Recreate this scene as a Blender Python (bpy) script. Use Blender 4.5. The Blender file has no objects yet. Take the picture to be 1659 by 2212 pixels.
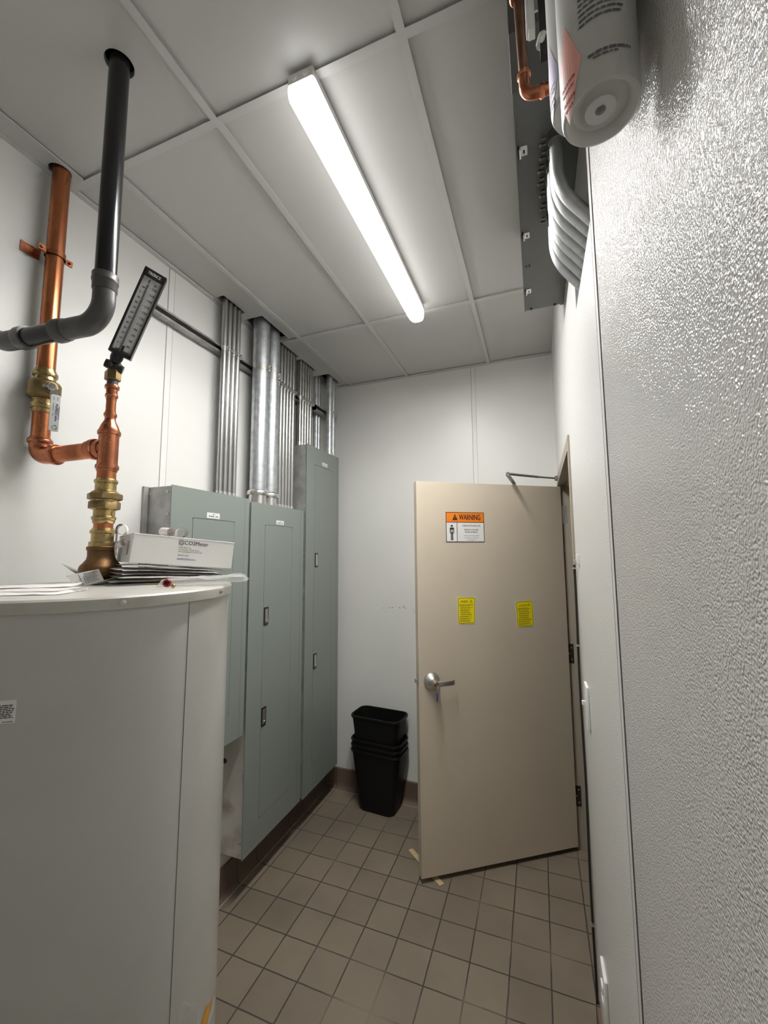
import bpy, bmesh, math, random
from mathutils import Vector, Matrix
random.seed(7)
SC = bpy.context.scene
COL = SC.collection
PI = math.pi

# ------------------------------------------------------------------ camera
CAM_Z = 1.71487
F_PX = 884.304
cam_d = bpy.data.cameras.new('camera')
cam = bpy.data.objects.new('camera', cam_d)
COL.objects.link(cam)
cam_d.sensor_fit = 'HORIZONTAL'
cam_d.sensor_width = 36.0
cam_d.lens = F_PX / 1659.0 * 36.0
cam_d.clip_start = 0.01
cf = Vector((-0.348716, 0.931717, 0.101495))
cr = Vector((0.936323, 0.351089, -0.005952))
cu = Vector((0.041179, -0.092957, 0.994818))
cam.matrix_world = Matrix(((cr.x, cu.x, -cf.x, 0), (cr.y, cu.y, -cf.y, 0), (cr.z, cu.z, -cf.z, CAM_Z), (0, 0, 0, 1)))
SC.camera = cam

# ------------------------------------------------------------------ world, exposure
w = bpy.data.worlds.new('world')
SC.world = w
w.use_nodes = True
w.node_tree.nodes['Background'].inputs[0].default_value = (0.02, 0.02, 0.021, 1)
w.node_tree.nodes['Background'].inputs[1].default_value = 0.0
LENS_DOWN, LENS_SIDE = 50.0, 2.2
LAMP_WATTS, LAMP_SPREAD = 4.0, 145.0   # added area light just under the glowing diffuser, throws extra light downward
SC.view_settings.view_transform = 'Standard'
SC.view_settings.look = 'None'
SC.view_settings.exposure = 1.32
SC.view_settings.gamma = 1.0
SC.view_settings.use_curve_mapping = False
SC.cycles.max_bounces = 8
SC.cycles.diffuse_bounces = 6
SC.cycles.glossy_bounces = 3
SC.cycles.use_adaptive_sampling = True
SC.cycles.adaptive_threshold = 0.04
SC.cycles.caustics_reflective = False
SC.cycles.caustics_refractive = False
SC.cycles.sample_clamp_indirect = 6.0
SC.cycles.use_denoising = True

# room, metres; the camera stands at x = y = 0
XL, XR, YB, YF, ZH = -1.566, 0.138, 2.891, -0.90, 3.058


# ------------------------------------------------------------------ helpers
def wm(o):
    m = o.matrix_basis.copy()
    while o.parent:
        o = o.parent
        m = o.matrix_basis @ m
    return m


def tag(o, label=None, cat=None, group=None, kind=None):
    for k, v in (('label', label), ('category', cat), ('group', group), ('kind', kind)):
        if v:
            o[k] = v
    return o


def thing(name, label, cat, loc=(0, 0, 0), rz=0.0, group=None):
    o = bpy.data.objects.new(name, None)
    COL.objects.link(o)
    o.empty_display_size = 0.05
    o.location = loc
    o.rotation_euler = (0, 0, rz)
    return tag(o, label, cat, group)


def frame(a, b):
    """two unit vectors perpendicular to b - a"""
    d = (Vector(b) - Vector(a)).normalized()
    h = Vector((0, 0, 1)) if abs(d.z) < 0.9 else Vector((1, 0, 0))
    n = d.cross(h).normalized()
    return d, n, d.cross(n).normalized()


def fillet(pts, r, n=8):
    pts = [Vector(p) for p in pts]
    out = [pts[0]]
    for i in range(1, len(pts) - 1):
        p, a, b = pts[i], (pts[i - 1] - pts[i]), (pts[i + 1] - pts[i])
        ang = a.angle(b)
        if ang > 3.1:
            out.append(p)
            continue
        t = min(r / math.tan(ang / 2), a.length * 0.49, b.length * 0.49)
        s, e = p + a.normalized() * t, p + b.normalized() * t
        rr = t * math.tan(ang / 2)
        c = p + (a.normalized() + b.normalized()).normalized() * (rr / math.sin(ang / 2))
        v0, v1 = (s - c), (e - c)
        for k in range(n + 1):
            f = k / n
            th = v0.angle(v1)
            q = (v0 * math.sin((1 - f) * th) + v1 * math.sin(f * th)) / math.sin(th)
            out.append(c + q)
    out.append(pts[-1])
    return out


class MB:
    def __init__(self):
        self.bm = bmesh.new()

    def poly(self, vs):
        return self.bm.faces.new([self.bm.verts.new(Vector(v)) for v in vs])

    def box(self, x0, x1, y0, y1, z0, z1):
        return self.hexa([(x0, y0, z0), (x1, y0, z0), (x1, y1, z0), (x0, y1, z0),
                          (x0, y0, z1), (x1, y0, z1), (x1, y1, z1), (x0, y1, z1)])

    def hexa(self, p):
        v = [self.bm.verts.new(Vector(q)) for q in p]
        for f in ((3, 2, 1, 0), (4, 5, 6, 7), (0, 1, 5, 4), (1, 2, 6, 5), (2, 3, 7, 6), (3, 0, 4, 7)):
            self.bm.faces.new([v[i] for i in f])
        return self

    def obox(self, c, ax, ay, az, hx, hy, hz):
        c, ax, ay, az = Vector(c), Vector(ax), Vector(ay), Vector(az)
        s = lambda i, j, k: c + ax * hx * i + ay * hy * j + az * hz * k
        return self.hexa([s(-1, -1, -1), s(1, -1, -1), s(1, 1, -1), s(-1, 1, -1),
                          s(-1, -1, 1), s(1, -1, 1), s(1, 1, 1), s(-1, 1, 1)])

    def loft(self, rings, closed=True, cap0=True, cap1=True):
        R = [[self.bm.verts.new(Vector(p)) for p in ring] for ring in rings]
        n = len(R[0])
        for a, b in zip(R, R[1:]):
            for i in range(n if closed else n - 1):
                j = (i + 1) % n
                self.bm.faces.new((a[i], a[j], b[j], b[i]))
        if cap0:
            self.bm.faces.new(list(reversed(R[0])))
        if cap1:
            self.bm.faces.new(R[-1])
        return self

    def tube(self, pts, r, seg=16, cap=True):
        pts = [Vector(p) for p in pts]
        rr = r if isinstance(r, (list, tuple)) else [r] * len(pts)
        d, n, b = frame(pts[0], pts[1])
        rings = []
        for i, p in enumerate(pts):
            if i == 0:
                t = (pts[1] - p)
            elif i == len(pts) - 1:
                t = (p - pts[i - 1])
            else:
                t = (pts[i + 1] - p).normalized() + (p - pts[i - 1]).normalized()
            t.normalize()
            n = (n - t * n.dot(t)).normalized()
            b = t.cross(n)
            rings.append([p + (n * math.cos(k * 2 * PI / seg) + b * math.sin(k * 2 * PI / seg)) * rr[i] for k in range(seg)])
        return self.loft(rings, True, cap, cap)

    def lathe(self, o, axis, prof, seg=24, cap=True, rot=0.0):
        """prof: (distance along axis, radius)"""
        o, axis = Vector(o), Vector(axis).normalized()
        d, n, b = frame((0, 0, 0), axis)
        rings = [[o + d * t + (n * math.cos(k * 2 * PI / seg + rot) + b * math.sin(k * 2 * PI / seg + rot)) * max(r, 1e-5) for k in range(seg)]
                 for t, r in prof]
        return self.loft(rings, True, cap, cap)

    def prism(self, pts, ext):
        e = Vector(ext)
        return self.loft([[Vector(p) for p in pts], [Vector(p) + e for p in pts]])

    def sphere(self, c, r, seg=16):
        prof = [(-r * math.cos(PI * k / seg), r * math.sin(PI * k / seg)) for k in range(seg + 1)]
        return self.lathe(c, (0, 0, 1), prof, seg * 2)

    def build(self, name, m, parent=None, smooth=True, bevel=0.0, world=True, segs=2):
        bm = self.bm
        bmesh.ops.recalc_face_normals(bm, faces=bm.faces[:])
        me = bpy.data.meshes.new(name)
        if parent is not None and world:
            bm.transform(wm(parent).inverted())
        bm.to_mesh(me)
        bm.free()
        me.materials.append(m)
        if smooth:
            me.polygons.foreach_set('use_smooth', [True] * len(me.polygons))
            me.set_sharp_from_angle(angle=math.radians(38))
        o = bpy.data.objects.new(name, me)
        COL.objects.link(o)
        if parent is not None:
            o.parent = parent
        if bevel:
            md = o.modifiers.new('bevel', 'BEVEL')
            md.width = bevel
            md.segments = segs
            md.limit_method = 'ANGLE'
            md.angle_limit = math.radians(40)
        return o


def structure(o):
    o['kind'] = 'structure'
    return o


def mesh_cut(o, cutters):
    """cut real holes with boxes/cylinders and keep only the result"""
    for mb in cutters:
        bm = mb.bm
        bmesh.ops.recalc_face_normals(bm, faces=bm.faces[:])
        me = bpy.data.meshes.new('cut')
        bm.to_mesh(me)
        bm.free()
        c = bpy.data.objects.new('cut', me)
        COL.objects.link(c)
        md = o.modifiers.new('b', 'BOOLEAN')
        md.operation = 'DIFFERENCE'
        md.solver = 'EXACT'
        md.object = c
        bpy.context.view_layer.update()
        dg = bpy.context.evaluated_depsgraph_get()
        new = bpy.data.meshes.new_from_object(o.evaluated_get(dg))
        o.modifiers.clear()
        old = o.data
        o.data = new
        bpy.data.meshes.remove(old)
        bpy.data.objects.remove(c)
        bpy.data.meshes.remove(me)


def text_mesh(string, size, sx=1.0, align='LEFT', bold=0.0, spacing=1.0, line=1.0):
    cu_ = bpy.data.curves.new('t', 'FONT')
    cu_.body = string
    cu_.size = size
    cu_.align_x = align
    cu_.space_character = spacing
    cu_.space_line = line
    cu_.resolution_u = 3
    to = bpy.data.objects.new('t', cu_)
    COL.objects.link(to)
    bpy.context.view_layer.update()
    dg = bpy.context.evaluated_depsgraph_get()
    me = bpy.data.meshes.new_from_object(to.evaluated_get(dg))
    bpy.data.objects.remove(to)
    bpy.data.curves.remove(cu_)
    for v in me.vertices:
        v.co.x *= sx
    return me


class Ink:
    """printed matter: lettering and marks laid on a surface through fn(u, v) -> point"""
    def __init__(self, fn):
        self.fn = fn
        self.bm = bmesh.new()

    def text(self, s, u, v, size, sx=1.0, align='LEFT', bold=0.0, spacing=1.0, rot=0.0):
        for k in ((-bold * 0.7, bold * 0.7) if bold else (0,)):
            self._text(s, u + k, v, size, sx, align, spacing, rot)
        return self

    def _text(self, s, u, v, size, sx, align, spacing, rot):
        me = text_mesh(s, size, sx, align, 0.0, spacing)
        c, sn = math.cos(rot), math.sin(rot)
        vs = [self.bm.verts.new(self.fn(u + q.co.x * c - q.co.y * sn, v + q.co.x * sn + q.co.y * c)) for q in me.vertices]
        for p in me.polygons:
            try:
                self.bm.faces.new([vs[i] for i in p.vertices])
            except ValueError:
                pass
        bpy.data.meshes.remove(me)
        return self

    def poly(self, pts):
        self.bm.faces.new([self.bm.verts.new(self.fn(a, b)) for a, b in pts])
        return self

    def rect(self, u0, u1, v0, v1, n=1):
        for k in range(n):
            a, b = u0 + (u1 - u0) * k / n, u0 + (u1 - u0) * (k + 1) / n
            self.poly([(a, v0), (b, v0), (b, v1), (a, v1)])
        return self

    def lines(self, u0, u1, v0, v1, n, h, ragged=0.25, words=5, seed=1):
        """rows of small words too fine to read"""
        rd = random.Random(seed)
        for k in range(n):
            v = v1 - (v1 - v0) * (k + 0.5) / n
            a = u0
            end = u1 - (u1 - u0) * ragged * rd.random()
            while a < end - 0.02 * (u1 - u0):
                b = min(end, a + (u1 - u0) / words * (0.5 + rd.random()))
                self.rect(a, b, v - h / 2, v + h / 2)
                a = b + (u1 - u0) * 0.03
        return self

    def ring(self, pts, t):
        """outline of a convex polygon, line width t drawn inwards"""
        cx = sum(p[0] for p in pts) / len(pts)
        cy = sum(p[1] for p in pts) / len(pts)
        q = []
        for a, b in pts:
            l = math.hypot(a - cx, b - cy)
            q.append((a + (cx - a) * t / l * 1.3, b + (cy - b) * t / l * 1.3))
        n = len(pts)
        for i in range(n):
            j = (i + 1) % n
            self.poly([pts[i], pts[j], q[j], q[i]])
        return self

    def build(self, name, m, parent=None):
        me = bpy.data.meshes.new(name)
        if parent is not None:
            self.bm.transform(wm(parent).inverted())
        self.bm.to_mesh(me)
        self.bm.free()
        me.materials.append(m)
        o = bpy.data.objects.new(name, me)
        COL.objects.link(o)
        if parent is not None:
            o.parent = parent
        return o


def disc_pts(u, v, r, n=14):
    return [(u + r * math.cos(2 * PI * k / n), v + r * math.sin(2 * PI * k / n)) for k in range(n)]


def rrect_pts(u0, u1, v0, v1, r, n=4):
    out = []
    for cx, cy, a0 in ((u1 - r, v1 - r, 0), (u0 + r, v1 - r, 90), (u0 + r, v0 + r, 180), (u1 - r, v0 + r, 270)):
        for k in range(n + 1):
            a = math.radians(a0 + 90 * k / n)
            out.append((cx + r * math.cos(a), cy + r * math.sin(a)))
    return out


# ------------------------------------------------------------------ materials
def srgb(r, g, b):
    f = lambda c: (c / 255 / 12.92) if c / 255 <= 0.04045 else ((c / 255 + 0.055) / 1.055) ** 2.4
    return (f(r), f(g), f(b), 1.0)


def mat(name, col, rough=0.5, metal=0.0, vary=0.0, vscale=8.0, bump=0.0, bscale=200.0, spec=0.5, emit=None, col2=None,
        v_lo=0.35, v_hi=0.65, stretch=None, rvary=0.0, bump_kind='noise', coat=0.0, trans=0.0, alpha=1.0, sss=0.0):
    m = bpy.data.materials.new(name)
    m.use_nodes = True
    nt = m.node_tree
    b = nt.nodes['Principled BSDF']
    b.inputs['Base Color'].default_value = col
    b.inputs['Roughness'].default_value = rough
    b.inputs['Metallic'].default_value = metal
    b.inputs['Specular IOR Level'].default_value = spec
    b.inputs['Coat Weight'].default_value = coat
    b.inputs['Transmission Weight'].default_value = trans
    b.inputs['Alpha'].default_value = alpha
    if emit:
        b.inputs['Emission Color'].default_value = emit[0]
        b.inputs['Emission Strength'].default_value = emit[1]
    tc = nt.nodes.new('ShaderNodeTexCoord')
    src = tc.outputs['Object']
    if stretch:
        mp = nt.nodes.new('ShaderNodeMapping')
        mp.inputs['Scale'].default_value = stretch
        nt.links.new(src, mp.inputs[0])
        vsrc = mp.outputs[0]
    else:
        vsrc = src
    if vary or col2:
        n = nt.nodes.new('ShaderNodeTexNoise')
        n.inputs['Scale'].default_value = vscale
        n.inputs['Detail'].default_value = 5
        nt.links.new(vsrc, n.inputs['Vector'])
        rp = nt.nodes.new('ShaderNodeMapRange')
        rp.inputs[1].default_value = v_lo
        rp.inputs[2].default_value = v_hi
        nt.links.new(n.outputs['Fac'], rp.inputs[0])
        mx = nt.nodes.new('ShaderNodeMix')
        mx.data_type = 'RGBA'
        c2 = col2 if col2 else tuple(min(1, c * (1 - vary)) for c in col[:3]) + (1,)
        mx.inputs[6].default_value = col
        mx.inputs[7].default_value = c2
        nt.links.new(rp.outputs[0], mx.inputs[0])
        nt.links.new(mx.outputs[2], b.inputs['Base Color'])
        if rvary:
            r2 = nt.nodes.new('ShaderNodeMapRange')
            r2.inputs[3].default_value = rough
            r2.inputs[4].default_value = min(1, rough + rvary)
            nt.links.new(rp.outputs[0], r2.inputs[0])
            nt.links.new(r2.outputs[0], b.inputs['Roughness'])
    if bump:
        if bump_kind == 'pebble':
            t = nt.nodes.new('ShaderNodeTexNoise')
            t.inputs['Scale'].default_value = bscale
            t.inputs['Detail'].default_value = 0
            h = t.outputs['Fac']
        else:
            t = nt.nodes.new('ShaderNodeTexNoise')
            t.inputs['Scale'].default_value = bscale
            t.inputs['Detail'].default_value = 2
            h = t.outputs['Fac']
        nt.links.new(src, t.inputs['Vector'])
        bn = nt.nodes.new('ShaderNodeBump')
        bn.inputs['Strength'].default_value = 1.0
        bn.inputs['Distance'].default_value = bump
        nt.links.new(h, bn.inputs['Height'])
        nt.links.new(bn.outputs[0], b.inputs['Normal'])
    return m


def tile_mat(name, pitch, ox, oy, c1, c2, grout, gw=0.0060, rough=0.55, plane='xy'):
    m = bpy.data.materials.new(name)
    m.use_nodes = True
    nt = m.node_tree
    b = nt.nodes['Principled BSDF']
    tc = nt.nodes.new('ShaderNodeTexCoord')
    mp = nt.nodes.new('ShaderNodeMapping')
    mp.inputs['Location'].default_value = (-ox, -oy, 0)
    nt.links.new(tc.outputs['Object'], mp.inputs[0])
    vec = mp.outputs[0]
    if plane != 'xy':
        sp = nt.nodes.new('ShaderNodeSeparateXYZ')
        cb = nt.nodes.new('ShaderNodeCombineXYZ')
        nt.links.new(vec, sp.inputs[0])
        nt.links.new(sp.outputs[0 if plane == 'xz' else 1], cb.inputs[0])
        nt.links.new(sp.outputs[2], cb.inputs[1])
        vec = cb.outputs[0]
    # a slight wobble so that joints are not ruler straight
    nz = nt.nodes.new('ShaderNodeTexNoise')
    nz.inputs['Scale'].default_value = 14
    nt.links.new(tc.outputs['Object'], nz.inputs['Vector'])
    vm = nt.nodes.new('ShaderNodeVectorMath')
    vm.operation = 'MULTIPLY_ADD'
    vm.inputs[1].default_value = (0.004, 0.004, 0)
    nt.links.new(nz.outputs['Color'], vm.inputs[0])
    nt.links.new(vec, vm.inputs[2])
    br = nt.nodes.new('ShaderNodeTexBrick')
    br.offset = 0.0
    br.squash = 1.0
    br.inputs['Scale'].default_value = 1.0
    br.inputs['Brick Width'].default_value = pitch
    br.inputs['Row Height'].default_value = pitch
    br.inputs['Mortar Size'].default_value = gw / 2
    br.inputs['Mortar Smooth'].default_value = 0.3
    br.inputs['Bias'].default_value = 0.0
    br.inputs['Color1'].default_value = c1
    br.inputs['Color2'].default_value = c2
    br.inputs['Mortar'].default_value = grout
    nt.links.new(vm.outputs[0], br.inputs['Vector'])
    # blotches of wear over tiles, and joints that are dark in places and pale in others
    n2 = nt.nodes.new('ShaderNodeTexNoise')
    n2.inputs['Scale'].default_value = 3.0
    n2.inputs['Detail'].default_value = 6
    nt.links.new(tc.outputs['Object'], n2.inputs['Vector'])
    mr = nt.nodes.new('ShaderNodeMapRange')
    mr.inputs[1].default_value = 0.3
    mr.inputs[2].default_value = 0.7
    mr.inputs[3].default_value = 0.86
    mr.inputs[4].default_value = 1.12
    nt.links.new(n2.outputs['Fac'], mr.inputs[0])
    hv = nt.nodes.new('ShaderNodeHueSaturation')
    nt.links.new(br.outputs['Color'], hv.inputs['Color'])
    nt.links.new(mr.outputs[0], hv.inputs['Value'])
    n3 = nt.nodes.new('ShaderNodeTexNoise')
    n3.inputs['Scale'].default_value = 2.3
    n3.inputs['Detail'].default_value = 3
    nt.links.new(tc.outputs['Object'], n3.inputs['Vector'])
    rg = nt.nodes.new('ShaderNodeMapRange')
    rg.inputs[1].default_value = 0.50
    rg.inputs[2].default_value = 0.66
    nt.links.new(n3.outputs['Fac'], rg.inputs[0])
    gm = nt.nodes.new('ShaderNodeMix')
    gm.data_type = 'RGBA'
    gm.inputs[6].default_value = grout
    gm.inputs[7].default_value = tuple(c * 1.15 for c in c1[:3]) + (1,)
    nt.links.new(rg.outputs[0], gm.inputs[0])
    fm = nt.nodes.new('ShaderNodeMix')
    fm.data_type = 'RGBA'
    nt.links.new(br.outputs['Fac'], fm.inputs[0])
    nt.links.new(hv.outputs[0], fm.inputs[6])
    nt.links.new(gm.outputs[2], fm.inputs[7])
    nt.links.new(fm.outputs[2], b.inputs['Base Color'])
    b.inputs['Roughness'].default_value = rough
    iv = nt.nodes.new('ShaderNodeMath')
    iv.operation = 'SUBTRACT'
    iv.inputs[0].default_value = 1.0
    nt.links.new(br.outputs['Fac'], iv.inputs[1])
    bn = nt.nodes.new('ShaderNodeBump')
    bn.inputs['Distance'].default_value = 0.0015
    nt.links.new(iv.outputs[0], bn.inputs['Height'])
    nt.links.new(bn.outputs[0], b.inputs['Normal'])
    return m


M = {}
M['wall'] = mat('white wall panel', (0.81, 0.805, 0.775, 1), 0.34, bump=0.00035, bscale=420, bump_kind='pebble', vary=0.05, vscale=1.5)
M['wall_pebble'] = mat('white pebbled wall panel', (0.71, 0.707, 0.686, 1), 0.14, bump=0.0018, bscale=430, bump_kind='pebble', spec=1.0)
M['wall_smooth'] = mat('white smooth wall trim', (0.81, 0.805, 0.775, 1), 0.45, bump=0.0003, bscale=120, vary=0.04, vscale=3)
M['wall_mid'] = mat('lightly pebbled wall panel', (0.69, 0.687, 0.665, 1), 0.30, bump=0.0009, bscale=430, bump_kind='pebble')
M['bar'] = mat('pale wall bar', (0.60, 0.595, 0.58, 1), 0.5)
M['seam'] = mat('wall joint', (0.16, 0.15, 0.15, 1), 0.7)
M['seam_pale'] = mat('pale wall joint', (0.36, 0.35, 0.34, 1), 0.7)
M['ceiling'] = mat('ceiling panel', (0.57, 0.57, 0.55, 1), 0.42, bump=0.0001, bscale=300, vary=0.03, vscale=2)
M['tee'] = mat('ceiling grid white', (0.60, 0.60, 0.58, 1), 0.4)
M['dark_void'] = mat('plenum dark', (0.02, 0.02, 0.02, 1), 0.9)
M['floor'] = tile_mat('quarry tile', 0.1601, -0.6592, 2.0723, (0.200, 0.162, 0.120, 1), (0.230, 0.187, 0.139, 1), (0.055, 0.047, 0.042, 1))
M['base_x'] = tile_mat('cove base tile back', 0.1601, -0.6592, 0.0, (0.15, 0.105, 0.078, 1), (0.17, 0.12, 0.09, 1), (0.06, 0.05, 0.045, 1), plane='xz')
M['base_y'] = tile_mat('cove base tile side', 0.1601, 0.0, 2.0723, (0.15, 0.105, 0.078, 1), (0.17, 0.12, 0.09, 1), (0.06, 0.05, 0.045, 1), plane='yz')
M['grout'] = mat('pale grout', (0.36, 0.32, 0.28, 1), 0.8)
M['panel'] = mat('grey green enamel', (0.245, 0.275, 0.252, 1), 0.42, bump=0.00006, bscale=500)
M['box_grey'] = mat('dark grey enamel', (0.12, 0.125, 0.12, 1), 0.42)
M['galv'] = mat('galvanised sheet', (0.50, 0.50, 0.48, 1), 0.45, 0.55, col2=(0.36, 0.36, 0.345, 1), vscale=14, v_lo=0.35, v_hi=0.65, rvary=0.2)
M['galv_stained'] = mat('stained galvanised sheet', (0.60, 0.58, 0.54, 1), 0.5, 0.3, col2=(0.26, 0.21, 0.16, 1), vscale=7, v_lo=0.50, v_hi=0.78, rvary=0.3)
M['emt'] = mat('steel conduit', (0.52, 0.52, 0.51, 1), 0.26, 1.0, vary=0.25, vscale=30, stretch=(1, 1, 0.1), rvary=0.12)
M['rigid'] = mat('galvanised pipe', (0.70, 0.73, 0.75, 1), 0.36, 0.9, col2=(0.50, 0.53, 0.55, 1), vscale=26, v_lo=0.4, v_hi=0.66, rvary=0.15)
M['conduit_dull'] = mat('dull zinc conduit', (0.40, 0.41, 0.41, 1), 0.45, 0.75, col2=(0.22, 0.22, 0.21, 1), vscale=30, v_lo=0.5, v_hi=0.75)
M['zinc'] = mat('zinc fitting', (0.70, 0.70, 0.68, 1), 0.28, 1.0)
M['strut'] = mat('steel strut', (0.48, 0.47, 0.46, 1), 0.4, 0.85, vary=0.35, vscale=20)
M['chrome'] = mat('bright steel', (0.72, 0.72, 0.70, 1), 0.22, 1.0)
M['satin'] = mat('satin chrome', (0.62, 0.61, 0.59, 1), 0.33, 1.0)
M['copper'] = mat('copper', (0.58, 0.215, 0.10, 1), 0.27, 1.0, col2=(0.34, 0.115, 0.052, 1), vscale=16, v_lo=0.42, v_hi=0.68, stretch=(1, 1, 0.35), rvary=0.18)
M['copper_fit'] = mat('copper fitting', (0.60, 0.225, 0.12, 1), 0.22, 1.0, vary=0.35, vscale=22, rvary=0.15)
M['brass'] = mat('brass', (0.58, 0.43, 0.20, 1), 0.24, 1.0, vary=0.3, vscale=25, rvary=0.1)
M['brass_dull'] = mat('cast brass', (0.33, 0.24, 0.11, 1), 0.46, 0.95, vary=0.3, vscale=40, bump=0.0002, bscale=500)
M['bronze'] = mat('cast bronze', (0.24, 0.135, 0.06, 1), 0.48, 0.9, vary=0.35, vscale=25, bump=0.0003, bscale=350)
M['black_pipe'] = mat('black plastic pipe', (0.014, 0.014, 0.016, 1), 0.22, vary=0.2, vscale=60)
M['grey_fit'] = mat('grey plastic fitting', (0.095, 0.092, 0.092, 1), 0.38, vary=0.25, vscale=20)
M['black'] = mat('black plastic', (0.012, 0.012, 0.013, 1), 0.35)
M['black_bin'] = mat('black bin plastic', (0.004, 0.004, 0.004, 1), 0.55, bump=0.00008, bscale=700, spec=0.3)
M['bin_rim'] = mat('black bin rim', (0.005, 0.005, 0.005, 1), 0.45, spec=0.35)
M['rubber'] = mat('black rubber', (0.012, 0.012, 0.012, 1), 0.6)
M['ink'] = mat('black ink', (0.015, 0.015, 0.015, 1), 0.6)
M['ink_grey'] = mat('grey ink', (0.13, 0.13, 0.13, 1), 0.6)
M['ink_blue'] = mat('blue ink', (0.03, 0.05, 0.22, 1), 0.6)
M['ink_red'] = mat('red ink', (0.45, 0.03, 0.03, 1), 0.6)
M['paper'] = mat('white paper', (0.80, 0.79, 0.77, 1), 0.6)
M['paper_grey'] = mat('grey paper', (0.62, 0.60, 0.56, 1), 0.6, vary=0.15, vscale=30)
M['bag_grey'] = mat('grey mailing bag', (0.36, 0.35, 0.34, 1), 0.4)
M['paper_pink'] = mat('backing paper', (0.78, 0.72, 0.69, 1), 0.55)
M['card'] = mat('white card', (0.80, 0.79, 0.77, 1), 0.55, vary=0.04, vscale=60, stretch=(1, 1, 12))
M['tank'] = mat('beige enamel', (0.55, 0.55, 0.52, 1), 0.42, vary=0.05, vscale=4)
M['tank_side'] = mat('glossy beige enamel', (0.53, 0.525, 0.485, 1), 0.20, vary=0.05, vscale=8)
M['tank_lid'] = mat('lid enamel', (0.55, 0.535, 0.49, 1), 0.33, col2=(0.42, 0.37, 0.32, 1), vscale=14, v_lo=0.5, v_hi=0.8)
M['door'] = mat('taupe paint', (0.64, 0.555, 0.44, 1), 0.45, vary=0.04, vscale=3)
M['frame'] = mat('shaded taupe paint', (0.36, 0.315, 0.25, 1), 0.45)  # the door's taupe with the jamb's shade put into the colour
M['hinge'] = mat('dark bronze hinge', (0.07, 0.058, 0.048, 1), 0.4, 0.8)
M['closer'] = mat('grey closer metal', (0.28, 0.28, 0.28, 1), 0.35, 0.9)
M['orange'] = mat('orange print', (0.90, 0.23, 0.012, 1), 0.45)
M['yellow'] = mat('yellow print', (0.95, 0.78, 0.008, 1), 0.45)
M['yellow_pale'] = mat('pale yellow border', (0.82, 0.76, 0.22, 1), 0.45)
M['white_plastic'] = mat('white plastic', (0.80, 0.80, 0.78, 1), 0.35)
M['filter_white'] = mat('filter white plastic', (0.50, 0.50, 0.48, 1), 0.32)
M['pink'] = mat('pink print', (0.80, 0.38, 0.32, 1), 0.4)
M['mauve'] = mat('mauve print', (0.40, 0.34, 0.52, 1), 0.4)
M['housing'] = mat('fixture housing', (0.74, 0.73, 0.71, 1), 0.4)
M['lens'] = mat('lit diffuser', (0.9, 0.9, 0.9, 1), 0.4, emit=((1.0, 0.985, 0.965, 1), 1.0))
# the diodes behind the diffuser throw most of their light straight down
_nt = M['lens'].node_tree
_g = _nt.nodes.new('ShaderNodeNewGeometry')
_s = _nt.nodes.new('ShaderNodeSeparateXYZ')
_nt.links.new(_g.outputs['Normal'], _s.inputs[0])
_r = _nt.nodes.new('ShaderNodeMapRange')
_r.inputs[1].default_value = -0.80
_r.inputs[2].default_value = -1.0
_r.inputs[3].default_value = LENS_SIDE
_r.inputs[4].default_value = LENS_DOWN
_nt.links.new(_s.outputs[2], _r.inputs[0])
_nt.links.new(_r.outputs[0], _nt.nodes['Principled BSDF'].inputs['Emission Strength'])
M['wood'] = mat('raw wood', (0.62, 0.47, 0.27, 1), 0.6, vary=0.25, vscale=30, stretch=(1, 6, 1))
M['red'] = mat('red plastic', (0.28, 0.008, 0.012, 1), 0.35)
M['key_blue'] = mat('blue tag', (0.02, 0.05, 0.30, 1), 0.4)
M['scale_plate'] = mat('thermometer scale', (0.55, 0.55, 0.54, 1), 0.45)
M['glass_tube'] = mat('spirit tube', (0.16, 0.15, 0.17, 1), 0.12)
M['amber'] = mat('amber tape', (0.75, 0.36, 0.03, 1), 0.4)
M['scratch'] = mat('scuff mark', (0.50, 0.49, 0.47, 1), 0.7)
M['scuff_dark'] = mat('dark scuff', (0.30, 0.29, 0.28, 1), 0.7)


def film_mat():
    m = bpy.data.materials.new('clear plastic film')
    m.use_nodes = True
    nt = m.node_tree
    out = nt.nodes['Material Output']
    b = nt.nodes['Principled BSDF']
    b.inputs['Base Color'].default_value = (0.86, 0.86, 0.85, 1)
    b.inputs['Roughness'].default_value = 0.12
    tr = nt.nodes.new('ShaderNodeBsdfTransparent')
    mx = nt.nodes.new('ShaderNodeMixShader')
    mx.inputs[0].default_value = 0.36
    nt.links.new(tr.outputs[0], mx.inputs[1])
    nt.links.new(b.outputs[0], mx.inputs[2])
    nt.links.new(mx.outputs[0], out.inputs[0])
    return m


M['film'] = film_mat()

# ================================================================== room shell
structure(MB().box(XL - 0.1, 1.45, YF - 0.1, 3.6, -0.06, 0.0).build('floor', M['floor'], smooth=False))
structure(MB().box(XL - 0.10, XL, YF - 0.1, YB + 0.1, -0.06, ZH + 0.08).build('wall_left', M['wall'], smooth=False))
structure(MB().box(XL, XR, YB, YB + 0.1, -0.06, ZH + 0.08).build('wall_back', M['wall'], smooth=False))
structure(MB().box(XL, XR, YF - 0.1, YF, -0.06, ZH + 0.08).build('wall_front', M['wall'], smooth=False))
DY0, DY1, DZ = 1.795, 2.845, 2.19             # rough opening of the doorway
OY0, OY1, OZ0, OZ1 = 0.936, 1.304, 2.448, 2.74  # opening for the conduits
WT = 0.13
rw = MB()
rw.box(XR, XR + WT, YF - 0.1, 0.918, -0.06, ZH + 0.08)
rw.box(XR, XR + WT, 0.918, OY0, -0.06, ZH + 0.08)
rw.box(XR, XR + WT, OY0, OY1, -0.06, OZ0)
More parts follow.
